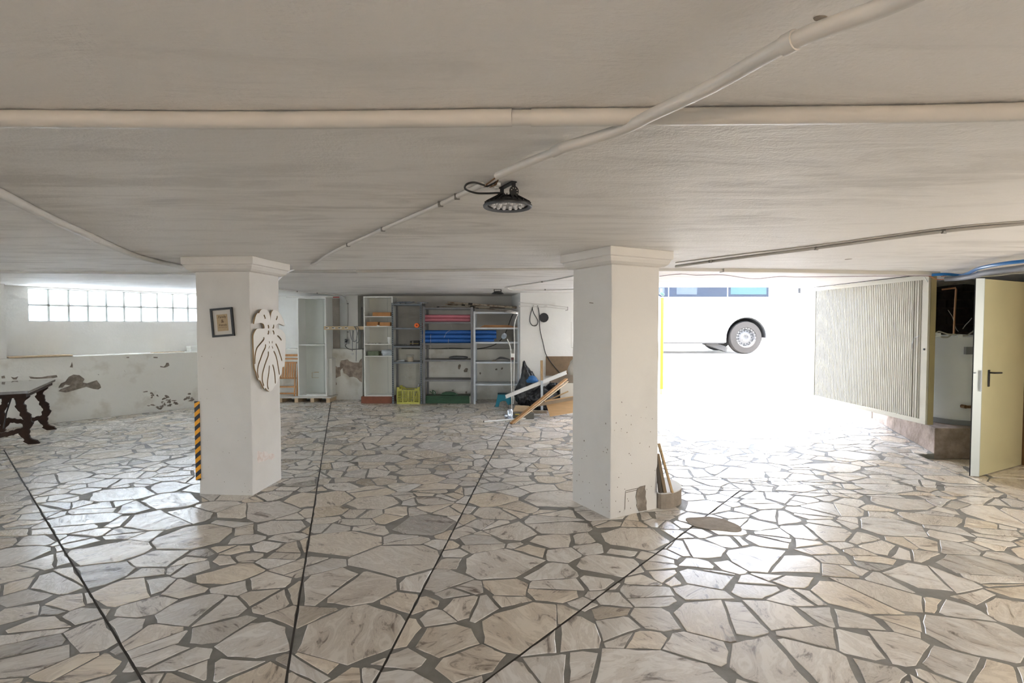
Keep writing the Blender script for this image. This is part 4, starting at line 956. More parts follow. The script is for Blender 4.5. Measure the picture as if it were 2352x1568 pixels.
# ---------------------------------------------------------------- steel shelving
def post(mb, x, y, sx, sy, z1_, w=.038, th=.004):   # L section
    mb.bb(min(x, x+sx*w), max(x, x+sx*w), min(y, y+sy*th), max(y, y+sy*th), 0, z1_); mb.bb(min(x, x+sx*th), max(x, x+sx*th), min(y, y+sy*w), max(y, y+sy*w), 0, z1_); return mb
def rack(x0, x1, y0, y1, zs, ztop, m, label, holes=False, lip=.032, rear=None, pw=.038):
    t = thing('steel_rack', label, 'shelving', loc=((x0+x1)/2, y0, 0))
    for x, sx in ((x0, 1), (x1, -1)):
        for y, sy in ((y0, 1), (y1, -1)):
            po = post(MB(), x, y, sx, sy, ztop, w=pw).build('post', rear if (rear and y == y1) else m, t)
            if holes and y == y0:
                hb = MB(); z = .05
                while z < ztop-.03:
                    cx_ = x+sx*pw*.5; hb.bb(cx_-.006, cx_+.006, y0-.0012, y0+.0005, z, z+.022); z += .042
                hb.build('slot_holes', M_HOLE, po)
    for z in zs:
        s_ = MB(); s_.bb(x0+.005, x1-.005, y0+.005, y1-.005, z-.002, z); s_.bb(x0+.005, x1-.005, y0+.0045, y0+.0075, z-lip, z-.002); s_.bb(x0+.005, x1-.005, y1-.0075, y1-.0045, z-lip, z-.002)
        s_.bb(x0+.005, x0+.008, y0+.008, y1-.008, z-lip, z-.002); s_.bb(x1-.008, x1-.005, y0+.008, y1-.008, z-lip, z-.002); s_.build('shelf', m, t)
    return t
ry = 10.15
def zr(py): return zf(py, ry)
r1x0, r1x1 = xp(899.5, ry), xp(969, ry)
r1 = rack(r1x0, r1x1, ry, ry+.42, [zr(697), zr(752.5), zr(794), zr(831)], zr(695), M_STEEL, 'blue-grey slotted steel rack with an open base holding the yellow crate', holes=True, rear=M_STEEL2)
r2x0, r2x1 = xp(971, ry), xp(1086.5, ry)
r2 = rack(r2x0, r2x1, ry, ry+.45, [zr(706), zr(739), zr(788), zr(826), zr(872)], zr(705), M_STEEL2, 'middle dark grey steel rack holding the pink and blue rolls', pw=.045)
r3x0, r3x1 = xp(1087.5, ry), xp(1193.5, ry)
r3 = rack(r3x0, r3x1, ry-.02, ry+.40, [zr(716), zr(752), zr(785), zr(830.5), zr(881)], zr(715), M_STEEL3, 'pale grey steel rack of five shelves beside the projecting wall', pw=.04)
# rack 1 contents
zs1 = [zr(697), zr(752.5), zr(794), zr(831)]
c = Vector((xp(957, ry+.02), ry+.02, zs1[1]+.046)); t = thing('orange_spool', 'bright orange spool lying on the top inner shelf of the slotted rack', 'spool', loc=c)
OR = mat('bright_orange', (.90, .16, .02), .5)
MB().lathe([(.014, 0), (.046, 0), (.046, .10), (.014, .10)], c=c, n=24, ring=True, axis=(0, 1, 0)).build('spool_body', OR, t, smooth=True)
MB().lathe([(.0005, -.001), (.014, -.001), (.014, .09), (.0005, .09)], c=c, n=16, axis=(0, 1, 0)).build('bore', mat('dark_red', (.25, .03, .01), .6), t)
tag(MB().lathe([(.02, 0), (.046, 0), (.046, .1), (.02, .1)], ring=True, c=(xp(968.5, ry+.1), ry+.2, zs1[1]+.046), n=24, axis=(0, 1, 0)).build('red_spool', mat('brick_red', (.28, .07, .04), .6), smooth=True), 'dull red spool behind the post beside the bright orange one', 'spool')
t = thing('black_case', 'black tool case with yellow trim on the second shelf of the slotted rack', 'case', loc=(xp(951, ry), ry+.1, zs1[2]))
MB().bb(xp(941, ry+.06), xp(963, ry+.06), ry+.06, ry+.3, zs1[2], zs1[2]+.095).build('case_body', M_DARK, t, bevel=.01)
MB().bb(xp(941, ry+.06), xp(962, ry+.06), ry+.056, ry+.06, zs1[2]+.04, zs1[2]+.046).build('yellow_trim', mat('trim_yellow', (.6, .48, .1), .5), t)
MB().bb(xp(947, ry+.06), xp(949, ry+.06), ry+.054, ry+.06, zs1[2]+.02, zs1[2]+.095).build('strap', M_CLIP, t)
tg = MB()
for k in range(5): tg.tube(bez([Vector((xp(906+k*5, ry+.1), ry+.08+.02*k, zs1[2]+.008+.002*k)), Vector((xp(912+k*5, ry+.1), ry+.12, zs1[2]+.03)), Vector((xp(918+k*4, ry+.1), ry+.07, zs1[2]+.008))], 4), .004, 6)
tag(tg.build('cable_tangle', M_STEEL, smooth=True), 'small tangle of grey cable on the second shelf of the slotted rack', 'cable')
for k in range(4):
    b = MB().lathe([(.052, 0), (.066, .028), (.063, .028), (.050, .003), (.001, .003)], c=(xp(941.5+rq.uniform(-.4, .4), ry+.1), ry+.12, zs1[3]+.02*k), n=24)
    tag(b.build('plate_bowl', mat('cream_ware', (.62, .55, .44), .4), smooth=True), ['cream bowl at the bottom of the stack on the slotted rack', 'cream bowl second from the bottom of the rack stack', 'cream bowl third from the bottom of the rack stack', 'cream bowl fourth up, directly under the dish'][k], 'bowl', group='stacked cream bowls')
tag(MB().lathe([(.05, 0), (.085, .04), (.082, .042), (.047, .004), (.001, .004)], c=(xp(941, ry+.1), ry+.12, zs1[3]+.09), n=24).build('wide_dish', mat('dish_grey', (.5, .5, .46), .3), smooth=True), 'wide grey dish on top of the cream bowl stack', 'dish')
tg = MB()
for k in range(4): tg.bar(Vector((xp(909+k*3, ry+.1), ry+.06+.03*k, zs1[3]+.008+.006*k)), Vector((xp(930-k, ry+.1), ry+.05+.04*k, zs1[3]+.012+.006*k)), .02, .006)
tag(tg.build('metal_strips', M_STEEL3), 'few loose metal strips on the lowest shelf of the slotted rack', 'strips')
tg = MB()
for k in range(8):
    x = xp(909+k*4.2, ry+.2); tg.bar((x, ry+.1+.02*(k % 3), zs1[0]+.012+.012*(k % 3)), (x+.12, ry+.16+.02*(k % 2), zs1[0]+.03+.01*(k % 2)), .03, .02)
tag(tg.build('metal_brackets', mat('bracket_blue', (.10, .12, .15), .4, metal=.4)), 'heap of dark metal brackets on top of the slotted rack', 'brackets')
tag(MB().bar((xp(958, ry), ry+.03, zr(695)+.012), (xp(983, ry), ry+.02, zr(696.5)+.012), .04, .022).build('dark_angle', M_STEEL2), 'dark steel angle jutting from the top of the slotted rack', 'angle')
# yellow crate
cx0, cx1, cyf = xp(910, 10.12), xp(963, 10.12), 10.13; YL = mat('crate_yellow', (.62, .60, .13), .5, var=.15, vscale=12)
zc1 = zf(889, cyf); t = thing('plastic_crate', 'yellow plastic crate with slotted sides standing on the floor in the slotted rack', 'crate', loc=((cx0+cx1)/2, cyf, 0))
def crate_face(ax, a0, a1, c0, th):    # ax 'x' front/back, 'y' sides
    mb = MB(); cols = 18; rows = [(0.0, .04), (.105, .12), (.155, .165), (zc1-.075, zc1-.06)]
    def put(u0, u1, z0_, z1_):
        if ax == 'x': mb.bb(u0, u1, c0, c0+th, z0_, z1_)
        else: mb.bb(c0, c0+th, u0, u1, z0_, z1_)
    put(a0, a1, 0, .035); put(a0, a1, .095, .108); put(a0, a1, .142, .155); put(a0, a1, zc1-.075, zc1-.055)
    for k in range(cols+1):
        u = a0+(a1-a0-.008)*k/cols; put(u, u+.008, .035, zc1-.075)
    for k in range(5):
        u = a0+(a1-a0-.016)*k/4; 
        if ax == 'x': mb.bb(u, u+.016, c0-.003, c0, 0, zc1-.06)
    n_ = 6
    for u, w_ in ((a0, .10), (a1-.10, .10)): put(u, u+w_, zc1-.06, zc1-.03)
    for u, w_ in ((a0, .05), (a1-.05, .05)): put(u, u+w_, zc1-.03, zc1)
    return mb
crate_face('x', cx0, cx1, cyf, .006).build('front_wall', YL, t); crate_face('x', cx0, cx1, cyf+.32, .006).build('back_wall', YL, t)
crate_face('y', cyf+.006, cyf+.32, cx0, .006).build('side_wall', YL, t); crate_face('y', cyf+.006, cyf+.32, cx1-.006, .006).build('side_wall', YL, t)
MB().bb(cx0+.006, cx1-.006, cyf+.006, cyf+.32, .004, .012).build('base', YL, t)
tag(MB().bar(Vector((xp(944, 10.2), 10.25, .05)), aty(964, 881, 10.22), .03, .03).build('dark_tube', M_STEEL2), 'dark square tube sticking out of the yellow crate', 'tube')
# rack 2: rolls
def roll(px0, px1, pyc, r, y, m, label, group, ends=None):
    a = aty(px0, pyc, y); b = aty(px1, pyc, y); t = thing('foam_roll', label, 'roll', loc=a, group=group)
    pts = [a+(b-a)*(k/6)+Vector((0, 0, rq.uniform(-.002, .002))) for k in range(7)]; MB().tube(pts, r, 24).build('foam_body', m, t, smooth=True)
    MB().lathe([(.0005, 0), (r*.28, 0), (r*.28, .003), (.0005, .003)], c=b+Vector((.0005, 0, 0)), n=14, axis=(1, 0, 0)).build('core_hole', M_HOLE, t); return t
PK = mat('pink_foam', (.60, .20, .25), .55, var=.12, vscale=8); BL = mat('blue_foam', (.03, .15, .52), .5, var=.15, vscale=8)
yr = ry+.14
zsh = zr(739)
rp = .056
def rollz(px0, px1, z, r, y, m, label, group, dy=0):
    a = Vector((xp(px0, y), y, z)); b = Vector((xp(px1, y), y, z)); t = thing('foam_roll', label, 'roll', loc=a, group=group)
    MB().tube([a+(b-a)*(k/6) for k in range(7)], r, 24).build('foam_body', m, t, smooth=True)
    for e, s_ in ((b, 1), (a, -1)): MB().lathe([(.0005, 0), (r*.28, 0), (r*.28, .002), (.0005, .002)], c=e, n=14, axis=(s_, 0, 0)).build('core_hole', M_HOLE, t)
    return t
rollz(976, 1080, zsh+.037, .036, yr, PK, 'pink foam roll, lower one on the upper shelf of the middle rack', 'pink foam rolls')
rollz(974, 1080, zsh+.037+.070, .036, yr, PK, 'pink foam roll, upper one on the upper shelf of the middle rack', 'pink foam rolls')
zsh = zr(788)
rollz(970, 1135, zsh+.043, .042, yr, BL, 'blue foam roll, lowest of the three in the middle rack', 'blue foam rolls')
rollz(971, 1140, zsh+.043+.084, .042, yr, BL, 'blue foam roll, middle one of the three in the rack', 'blue foam rolls')
rollz(970, 1140, zsh+.043+.168, .042, yr+.03, BL, 'blue foam roll, top one of the three in the rack', 'blue foam rolls')
M_STR = mat('white_string', (.68, .66, .62), .7)
def zr6(x, y): return (890+x/7.587, 670+y/7.587)
def zr7(x, y): return (890+x/7.587, 780+y/7.587)
for pl, lb in (([(985, 800), (1030, 710), (1100, 665), (1125, 640), (1105, 570), (1118, 525)], 'white string hanging from the pink rolls over the blue ones'),
               ([(820, 380), (790, 375), (760, 383)], 'short white string lying on the upper pink roll'),
               ([(755, 735), (752, 900), (757, 985), (757, 1190), (750, 1480)], 'long white string hanging from the blue rolls past two shelves'),
               ([(1062, 820), (1058, 900), (1057, 1050)], 'short white string dangling below the blue rolls'),
               ([(655, 890), (660, 1000), (655, 1200), (650, 1700)], 'long pale string hanging along the first post of the middle rack')):
    P = [aty(*zr6(*p), yr-.075 if i else yr-.075) for i, p in enumerate(pl)]
    tag(MB().tube(bez(P, 4), .003, 6).build('string', M_STR, smooth=True), lb, 'string')
tag(crumple((xp(1052, ry+.1), ry+.16, zr(826)+.034), .19, .09, .034, 5, mat('grey_bag', (.13, .14, .15), .6, var=.2, vscale=9), 'tool_bag', amp=.12), 'flat grey tool bag on the middle rack shelf below the blue rolls', 'bag')
t = thing('green_shutter', 'bundle of old green painted shutter slats on the floor of the middle rack', 'shutter', loc=(xp(1028, ry), ry, 0))
GP = mat('old_green_paint', (.035, .10, .05), .55, col2=(.40, .44, .38), vscale=7, c2pos=(.26, .34)); 
for k in range(8):
    z = .012+.018*k; MB().bb(xp(976.5, ry+.05), xp(1079-k*.3, ry+.05), ry+.03+.002*k, ry+.34, z-.007, z+.007).build('slat', GP, t)
MB().bb(xp(1078, ry), xp(1080, ry), ry+.028, ry+.1, .0, .15).build('end_strip', mat('pale_edge', (.55, .58, .5), .6), t)
a_ = [aty(*zr7(x, y), ry+.2) for x, y in ((920, 975), (950, 930), (1010, 910), (1090, 908), (1160, 918), (1215, 945), (1240, 975))]
for p in a_: p.z = max(p.z, .14)
tag(MB().prism(a_, (0, .04, 0)).build('curved_board', GP), 'dark green curved board standing on the shutter bundle', 'board')
tg = MB().tube(bez([aty(*zr7(x, y), ry+.1) for x, y in ((740, 900), (800, 935), (780, 880), (835, 915), (800, 975))], 4), .009, 8)
tag(tg.build('green_strap', GP, smooth=True), 'crumpled green strap on the end of the shutter bundle', 'strap')
# poles on top of racks 2 and 3
RU = mat('rusty_pole', (.12, .075, .04), .7, col2=(.42, .36, .28), vscale=9, c2pos=(.45, .6))
PL = [((1028, 694), (1187, 706), .018, 'rusty mottled pole, uppermost of the bundle across the rack tops'), ((1022, 699), (1150, 702), .016, 'mottled pole second in the bundle across the rack tops'), ((1035, 703), (1186, 707.5), .014, 'pale banded pole in the middle of the bundle on the racks'), ((1060, 704), (1170, 713), .009, 'thin dark pole slanting down across the pale rack top'), ((975, 705.5), (1070, 703), .008, 'thin grey pole lying along the top of the middle rack')]
for i, ((x0, y0), (x1, y1), r_, lb) in enumerate(PL):
    yy = ry+.10+.06*i; a = aty(x0, y0, yy); b = aty(x1, y1, yy)
    t = thing('long_pole', lb, 'pole', loc=a)
    MB().cyl(a, b, r_, 10).build('shaft', RU if i != 2 else mat('banded_pole', (.50, .45, .37), .6, col2=(.10, .07, .05), vscale=3, c2pos=(.4, .44)), t, smooth=True)
    MB().cyl(a+(b-a)*.30, a+(b-a)*.36, r_*1.25, 10).build('collar', IR, t, smooth=True)
# rack 3 contents
zz = zr(752)
for k in range(4):
    a = xp(1102+k*3, ry+.1); b = xp(1190-k*7, ry+.1); 
    tag(MB().bb(a, b, ry+.08+.05*(k % 2), ry+.11+.05*(k % 2), zz+.012*k+.0005, zz+.012*k+.0115).build('wooden_batten', M_BOXW), ['orange-brown slat at the bottom of the pile on the pale rack', 'orange-brown slat second from the bottom on the pale rack', 'orange-brown slat third from the bottom on the pale rack', 'orange-brown slat on top of the pile on the pale rack'][k], 'slat', group='slats on the pale rack')
zz = zr(830.5)
tg = MB()
for k in range(9):
    y0_ = ry+.05+.03*k; tg.tube(bez([Vector((xp(1133+k, y0_), y0_, zz+.02)), Vector((xp(1150, y0_), y0_, zz+.05+.01*(k % 4))), Vector((xp(1172, y0_), y0_, zz+.03))], 4), .0035, 5)
tag(tg.build('wire_rack', M_STEEL2, smooth=True), 'tangle of grey wire frame on the fourth shelf of the pale rack', 'wire')
tag(MB().prism([Vector((xp(x, ry+.1), ry+.08, zz+dz)) for x, dz in ((1130, .001), (1140, .001), (1140, .02), (1134, .03), (1130, .02))], (0, .06, 0)).build('cloth_scrap', mat('cloth_brown', (.30, .26, .2), .9)), 'small brown rag at the edge of the fourth shelf of the pale rack', 'rag')
# black cable swag across the alcove
t = thing('alcove_cable', 'long black cable sagging along the ledge behind the racks', 'cable', loc=aty(1050, 801, BY))
MB().tube(bez([aty(x, y, BY+.02) if x < 1100 else aty(x, y, BY-.1) for x, y in ((922, 800), (1000, 801), (1040, 799.5), (1085, 801.5))]+[aty(x, y, 10.6) for x, y in ((1110, 799), (1137, 791), (1155, 775), (1165, 755), (1178, 722), (1195, 714), (1210, 706))], 5), .008, 8).build('cable_run', M_BLACKWIRE, t, smooth=True)

# ================================================================== RIGHT PART OF BACK WALL
WY = 9.95
def z5(x, y): return (1080+x/4.481, 640+y/4.481)
t = thing('curtain_rods', 'pair of thin white rods with end hooks slung along the projecting wall', 'rod', loc=aty(1190, 697, WY-.06))
for pl in ([(498, 245), (785, 268), (1000, 292)], [(500, 280), (785, 292), (1000, 312)]):
    MB().tube([aty(*z5(*p), WY-.06) for p in pl], .007, 8).build('rod', M_PIPE, t, smooth=True)
MB().tube([aty(*z5(*p), WY-.06) for p in ((980, 326), (1005, 322), (1005, 290), (985, 292))], .006, 8).build('end_hook', M_CLIP, t)
for p in ((655, 280), (788, 280)):
    q = aty(*z5(*p), WY-.03); MB().bb(q.x-.01, q.x+.01, WY-.065, WY, q.z-.03, q.z+.03).build('bracket', M_PIPE, t)
t = thing('hanging_cable', 'black cable looped on a nail and trailing down the projecting wall', 'cable', loc=aty(*z5(690, 300), WY-.03))
MB().tube(bez([aty(*z5(*p), WY-.025) for p in ((640, 300), (618, 380), (615, 440), (640, 480), (680, 480), (697, 440), (680, 400), (652, 350), (640, 300), (655, 272))], 5), .007, 8).build('cable_loop', M_BLACKWIRE, t, smooth=True)
MB().tube(bez([aty(*z5(*p), WY-.025) for p in ((695, 275), (710, 360), (715, 480), (725, 560), (750, 660), (770, 750), (800, 815), (860, 895), (925, 970))], 5), .007, 8).build('cable_drop', M_BLACKWIRE, t, smooth=True)
c = aty(*z5(758, 400), WY-.002); t = thing('wall_vent', 'round black vent on the projecting wall beside the hanging cable', 'vent', loc=c)
MB().lathe([(.001, 0), (.088, 0), (.09, .02), (.08, .028), (.001, .03)], c=c, n=12, axis=(0, -1, 0)).build('vent_disc', mat('vent_black', (.03, .03, .033), .7, bump=.5, bscale=60), t)
for k in range(4): MB().bb(c.x-.06, c.x+.06, c.y-.036, c.y-.028, c.z-.045+.027*k, c.z-.036+.027*k).build('vent_slat', M_DARK, t)
P = [aty(*z5(*p), WY-.004) for p in ((778, 798), (1066, 798), (1090, 1000), (778, 996))]
P[1].x += .25; P[2].x += .2
tag(MB().prism(P, (0, -.012, 0)).build('hardboard_sheet', M_HARD), 'brown hardboard sheet against the wall behind the scrap heap', 'board')
MB_ = MB().prism([aty(*z5(*p), WY-.001) for p in ((1032, 450), (1040, 450), (1040, 710), (1065, 712), (1065, 706), (1044, 704), (1044, 445))], (0, -.003, 0)); MB_.build('wall_seam', mat('seam_tone', (.6, .58, .53), .8), bpy.data.objects['wall_back_right'])  # thin greyish line along the wall seam
# garbage bags
M_BAG = mat('black_bag', (.012, .014, .017), .28, bump=.9, bscale=14, bdist=.03, sp=.6)
def tip1(p, q):
    if p.z > .2:
        s_ = (p.z-.2)/.8; q.x = q.x*(1-.75*s_)-.10*s_*s_; q.y *= (1-.6*s_); q.z += .22*s_
    return q
by = 9.55
c = aty(*z5(620, 1130), by); tag(crumple((aty(*z5(605, 1100), by).x, by+.06, .30), .23, .18, .33, 1, M_BAG, 'garbage_bag', sub=5, amp=.22, tip=tip1), 'black garbage bag with a tall twisted peak against the wall', 'bag')
tag(crumple((aty(*z5(770, 1150), by-.05).x, by-.14, .17), .27, .15, .20, 2, M_BAG, 'garbage_bag', sub=5, amp=.25), 'wide slumped black garbage bag under the slanting white beam', 'bag')
tag(crumple((aty(*z5(850, 1150), by).x+.0, by+.12, .24), .13, .14, .26, 4, M_BAG, 'garbage_bag', sub=5, amp=.3), 'smaller black garbage bag beside the white box end', 'bag')
tag(crumple((aty(*z5(640, 1100), 9.2).x, 9.29, .56), .09, .05, .06, 7, mat('blue_bag', (.02, .13, .35), .4), 'blue_bag', amp=.4), 'scrap of blue plastic poking out above the slanting beam', 'bag')
# step stool
sx, sy_ = xp(1157, 9.9), 9.78
t = thing('step_stool', 'small turquoise plastic step stool with a dark top', 'stool', loc=(sx, sy_, 0))
TQ = mat('turquoise_plastic', (.01, .25, .36), .45)
w2, h_ = .13, .23
P = [(-w2-.03, 0), (-w2+.035, 0), (-w2+.06, .09), (-.02, .11), (w2-.09, .11), (w2-.03, 0), (w2+.03, 0), (w2-.01, h_-.0), (-w2+.02, h_)]
for yo in (0, .17):
    MB().prism([Vector((sx+a, sy_+yo, b)) for a, b in P], (0, .012, 0)).build('side_panel', TQ, t, bevel=.003)
MB().bb(sx-w2+.015, sx+w2-.005, sy_+.0, sy_+.182, h_, h_+.012).build('top_step', mat('dark_teal', (.02, .07, .09), .6), t, bevel=.003)
for x in (sx-w2-.02, sx+w2-.03): MB().bb(x, x+.05, sy_+.012, sy_+.17, .0, .012).build('foot_rail', TQ, t)
# slanting white profile and timber
def plank(a, b, w_, h2, m, name, label, cat='board', up=(0, 0, 1), parent=None):
    o = MB().bar(a, b, w_, h2, up=up).build(name, m, bevel=.002); tag(o, label, cat); return o
a = aty(*z5(365, 1215), 8.95); b = aty(*z5(990, 965), 9.25)
t = thing('metal_profile', 'long white metal channel slanting up over the garbage bags', 'profile', loc=a)
MB().bar(a, b, .012, .06).build('web', mat('channel_white', (.66, .66, .64), .4), t); MB().bar(a+Vector((0, .02, .028)), b+Vector((0, .02, .028)), .05, .006).build('flange', M_WHITE, t); MB().bar(a+Vector((0, .02, -.028)), b+Vector((0, .02, -.028)), .05, .006).build('flange', M_WHITE, t)
a = aty(*z5(735, 840), 9.18); b = Vector((a.x, 9.05, .02)); mz = aty(*z5(735, 1045), 9.15).z
t = thing('upright_batten', 'upright batten standing in the scrap heap, orange above and grey below', 'batten', loc=b)
m_ = Vector((a.x, 9.12, mz)); MB().bar(m_, a, .045, .03, up=(0, 1, 0)).build('wood_half', M_PINE, t); MB().bar(b, m_, .04, .028, up=(0, 1, 0)).build('grey_half', M_STEEL3, t)
a = atz(*z5(420, 1490), .02); b = aty(*z5(990, 1030), 9.0)
plank(a, b, .06, .022, mat('orange_plank', (.50, .27, .11), .5, var=.25, vscale=4), 'long_plank', 'long orange-brown plank leaning from the floor up over the heap')
a2 = a+Vector((.05, .03, .0)); b2 = b+Vector((.03, .05, -.05)); plank(a2, b2, .035, .014, M_PALE, 'long_plank', 'pale strip lying along the underside of the long leaning plank')
a = atz(1112, 968, .013); b = atz(1211, 960, .013); t = thing('white_tube', 'thin white tube with a dark end lying on the floor before the heap', 'tube', loc=a)
MB().cyl(a, b, .0125, 10).build('tube', M_WHITE, t, smooth=True); MB().cyl(a-Vector((.012, 0, 0)), a, .014, 10).build('end_cap', M_DARK, t, smooth=True)
a = aty(*z5(650, 1305), 8.75); b = aty(*z5(1060, 1215), 8.85); b.x += .3; b.z += .03
plank(a, b, .05, .05, mat('grey_brown_beam', (.34, .255, .17), .7, var=.2, vscale=4), 'timber_beam', 'brown timber beam resting across the top of the plywood sheet')
P = [aty(*z5(*p), 8.7) for p in ((785, 1300), (1056, 1243), (1056, 1372), (822, 1420))]; P[1].x += .35; P[2].x += .35; P[1].z += .055; P[2].z += .05
P = [p+Vector((0, .10 if i < 2 else 0, 0)) for i, p in enumerate(P)]
P[3].z = max(P[3].z, .005)
tag(MB().prism(P, (0, .016, .0)).build('plywood_sheet', M_PLY), 'light plywood sheet leaning at the front of the scrap heap', 'board')
a = aty(*z5(765, 1262), 8.78); b = aty(*z5(1056, 1207), 8.85); b.x += .3; b.z += .03
plank(a, b, .012, .03, M_PLY, 'wood_strip', 'pale wood strip on edge just above the timber beam', cat='strip')
a = aty(*z5(770, 1262), 9.0); b = aty(*z5(1010, 1158), 9.0); plank(a, b, .03, .02, M_PINE, 'wood_strip', 'short orange stick poking up behind the timber beam', cat='stick')
a = aty(*z5(405, 1285), 8.95); b = aty(*z5(790, 1290), 8.85); a.z = .06; b.z = .06
plank(a, b, .07, .045, mat('grey_wood', (.36, .29, .22), .7, var=.25, vscale=4), 'timber_beam', 'greyish timber lying level behind the floor lamp base')
a = aty(*z5(440, 1330), 8.6); b = a+Vector((.32, 0, 0)); a.z = b.z = .105
t = thing('wood_block', 'pale offcut of wood lying on top of the clamp base', 'offcut', loc=a)
MB().prism([a+Vector(q) for q in ((0, 0, 0), (.33, 0, 0), (.27, 0, .09), (.04, 0, .1))], (0, .06, 0)).build('offcut', M_PALE, t)
a = aty(*z5(430, 1375), 8.5); t = thing('clamp_base', 'chrome and grey clamp with small round cap lying on the floor', 'clamp', loc=(a.x, 8.5, 0))
MB().bb(a.x, a.x+.36, 8.5, 8.62, .0, .10).build('body', mat('clamp_grey', (.16, .155, .13), .5, metal=.3), t, bevel=.01)
MB().lathe([(.001, 0), (.05, 0), (.055, .04), (.045, .15), (.03, .17), (.001, .17)], c=(a.x-.03, 8.47, 0), n=18).build('chrome_cap', mat('chrome', (.65, .75, .9), .15, metal=.9), t, smooth=True)
MB().lathe([(.001, 0), (.03, 0), (.03, .05), (.001, .05)], c=(a.x-.12, 8.47, .06), n=14, axis=(1, 0, 0)).build('side_cap', MATS['chrome'], t, smooth=True)
MB().bb(a.x+.05, a.x+.12, 8.494, 8.5, .07, .09).build('yellow_mark', MATS['trim_yellow'], t)
# white box and grey trunk at right of heap
x0 = aty(*z5(928, 1100), 9.3).x; z0_, z1_ = .25, aty(*z5(930, 1078), 9.3).z
tag(MB().bb(x0, x0+.62, 9.3, 9.6, .0, z1_).build('white_box', mat('offwhite_box', (.72, .68, .6), .5), bevel=.004), 'off-white box standing behind the timber beam by the patched column', 'box')
P = [aty(*z5(*p), 9.35) for p in ((826, 1030), (980, 985), (1060, 1010), (1060, 1074), (935, 1074), (826, 1068))]; P[2].x += .3; P[3].x += .3
for q in P: q.z = max(q.z, z1_+.002) if q.x > x0 else q.z
tag(MB().prism(P, (0, .15, 0)).build('grey_roll', mat('felt_brown', (.26, .21, .165), .9, var=.2, vscale=9)), 'brown felt bundle lying on the off-white box', 'bundle')
def tipw(p, q):
    if p.z > 0: q.x *= 1-.6*p.z
    return q
c = aty(*z5(1050, 910), 9.45); tag(crumple((c.x+.06, 9.42, aty(*z5(1040, 1005), 9.45).z+.16), .13, .07, .20, 9, mat('wrapped_plastic', (.55, .52, .46), .35, bump=.5, bscale=25, bdist=.01), 'wrapped_bundle', amp=.25, tip=tipw, sub=4), 'translucent plastic wrapped bundle standing on the brown felt', 'bundle')
# thin curved lamp stands tied to the pale rack
ly = 9.42
t = thing('lamp_stand', 'thin pale lamp stand curving up to a metal shade at the pale rack', 'lamp', loc=(aty(1182, 950, ly).x, ly, 0))
MB().tube(bez([Vector((aty(*z5(443, 1300), ly).x, ly, .10)), aty(*z5(450, 1000), ly), aty(*z5(455, 700), ly), aty(*z5(452, 520), ly), aty(*z5(462, 440), ly), aty(*z5(485, 370), ly), aty(*z5(490, 350), ly)], 6), .0095, 8).build('stem', mat('lamp_white', (.66, .65, .62), .4), t, smooth=True)
sh_ = aty(*z5(430, 342), ly); MB().lathe([(.001, .02), (.03, .028), (.10, .02), (.128, 0), (.13, -.022), (.125, -.022), (.118, -.004), (.001, .008)], c=sh_, n=24, axis=(.1, -.05, 1)).build('lamp_shade', mat('metal_shade', (.6, .58, .56), .25, metal=.7), t, smooth=True)
MB().lathe([(.001, 0), (.09, 0), (.085, .02), (.02, .03), (.001, .03)], c=(aty(*z5(443, 1300), ly).x, ly, .075), n=20).build('base', M_CLIP, t)
MB().lathe([(.001, 0), (.085, 0), (.085, .075), (.001, .075)], c=(aty(*z5(443, 1300), ly).x, ly, .0), n=20).build('base_foot', M_CLIP, t)
t = thing('lamp_stand', 'thin pale lamp stand with a bent arm and small chrome spotlight', 'lamp', loc=(aty(1176, 950, ly).x, ly-.2, 0))
l2 = ly-.25
MB().tube(bez([Vector((aty(*z5(428, 1300), l2).x, l2, .02)), aty(*z5(425, 1100), l2), aty(*z5(420, 880), l2), aty(*z5(418, 740), l2), aty(*z5(405, 680), l2), aty(*z5(380, 620), l2)], 6), .0095, 8).build('stem', MATS['lamp_white'], t, smooth=True)
MB().lathe([(.001, -.03), (.03, -.028), (.05, .0), (.055, .015), (.05, .016), (.001, .01)], c=aty(*z5(352, 592), l2), n=20, axis=(-.55, -.75, .3)).build('spot_head', MATS['chrome'], t, smooth=True)
q = aty(*z5(436, 788), l2-.02); MB().bb(q.x-.03, q.x+.03, q.y-.02, q.y+.02, q.z-.035, q.z+.035).build('joint_box', M_WHITE, t, bevel=.005)
q = aty(*z5(436, 822), l2-.02); MB().bb(q.x-.022, q.x+.022, q.y-.015, q.y+.02, q.z-.02, q.z+.03).build('red_joint', mat('dark_red_joint', (.13, .05, .05), .5), t)
MB().lathe([(.001, 0), (.07, 0), (.06, .018), (.001, .02)], c=(aty(*z5(428, 1300), l2).x, l2, .0), n=20).build('base', M_CLIP, t)

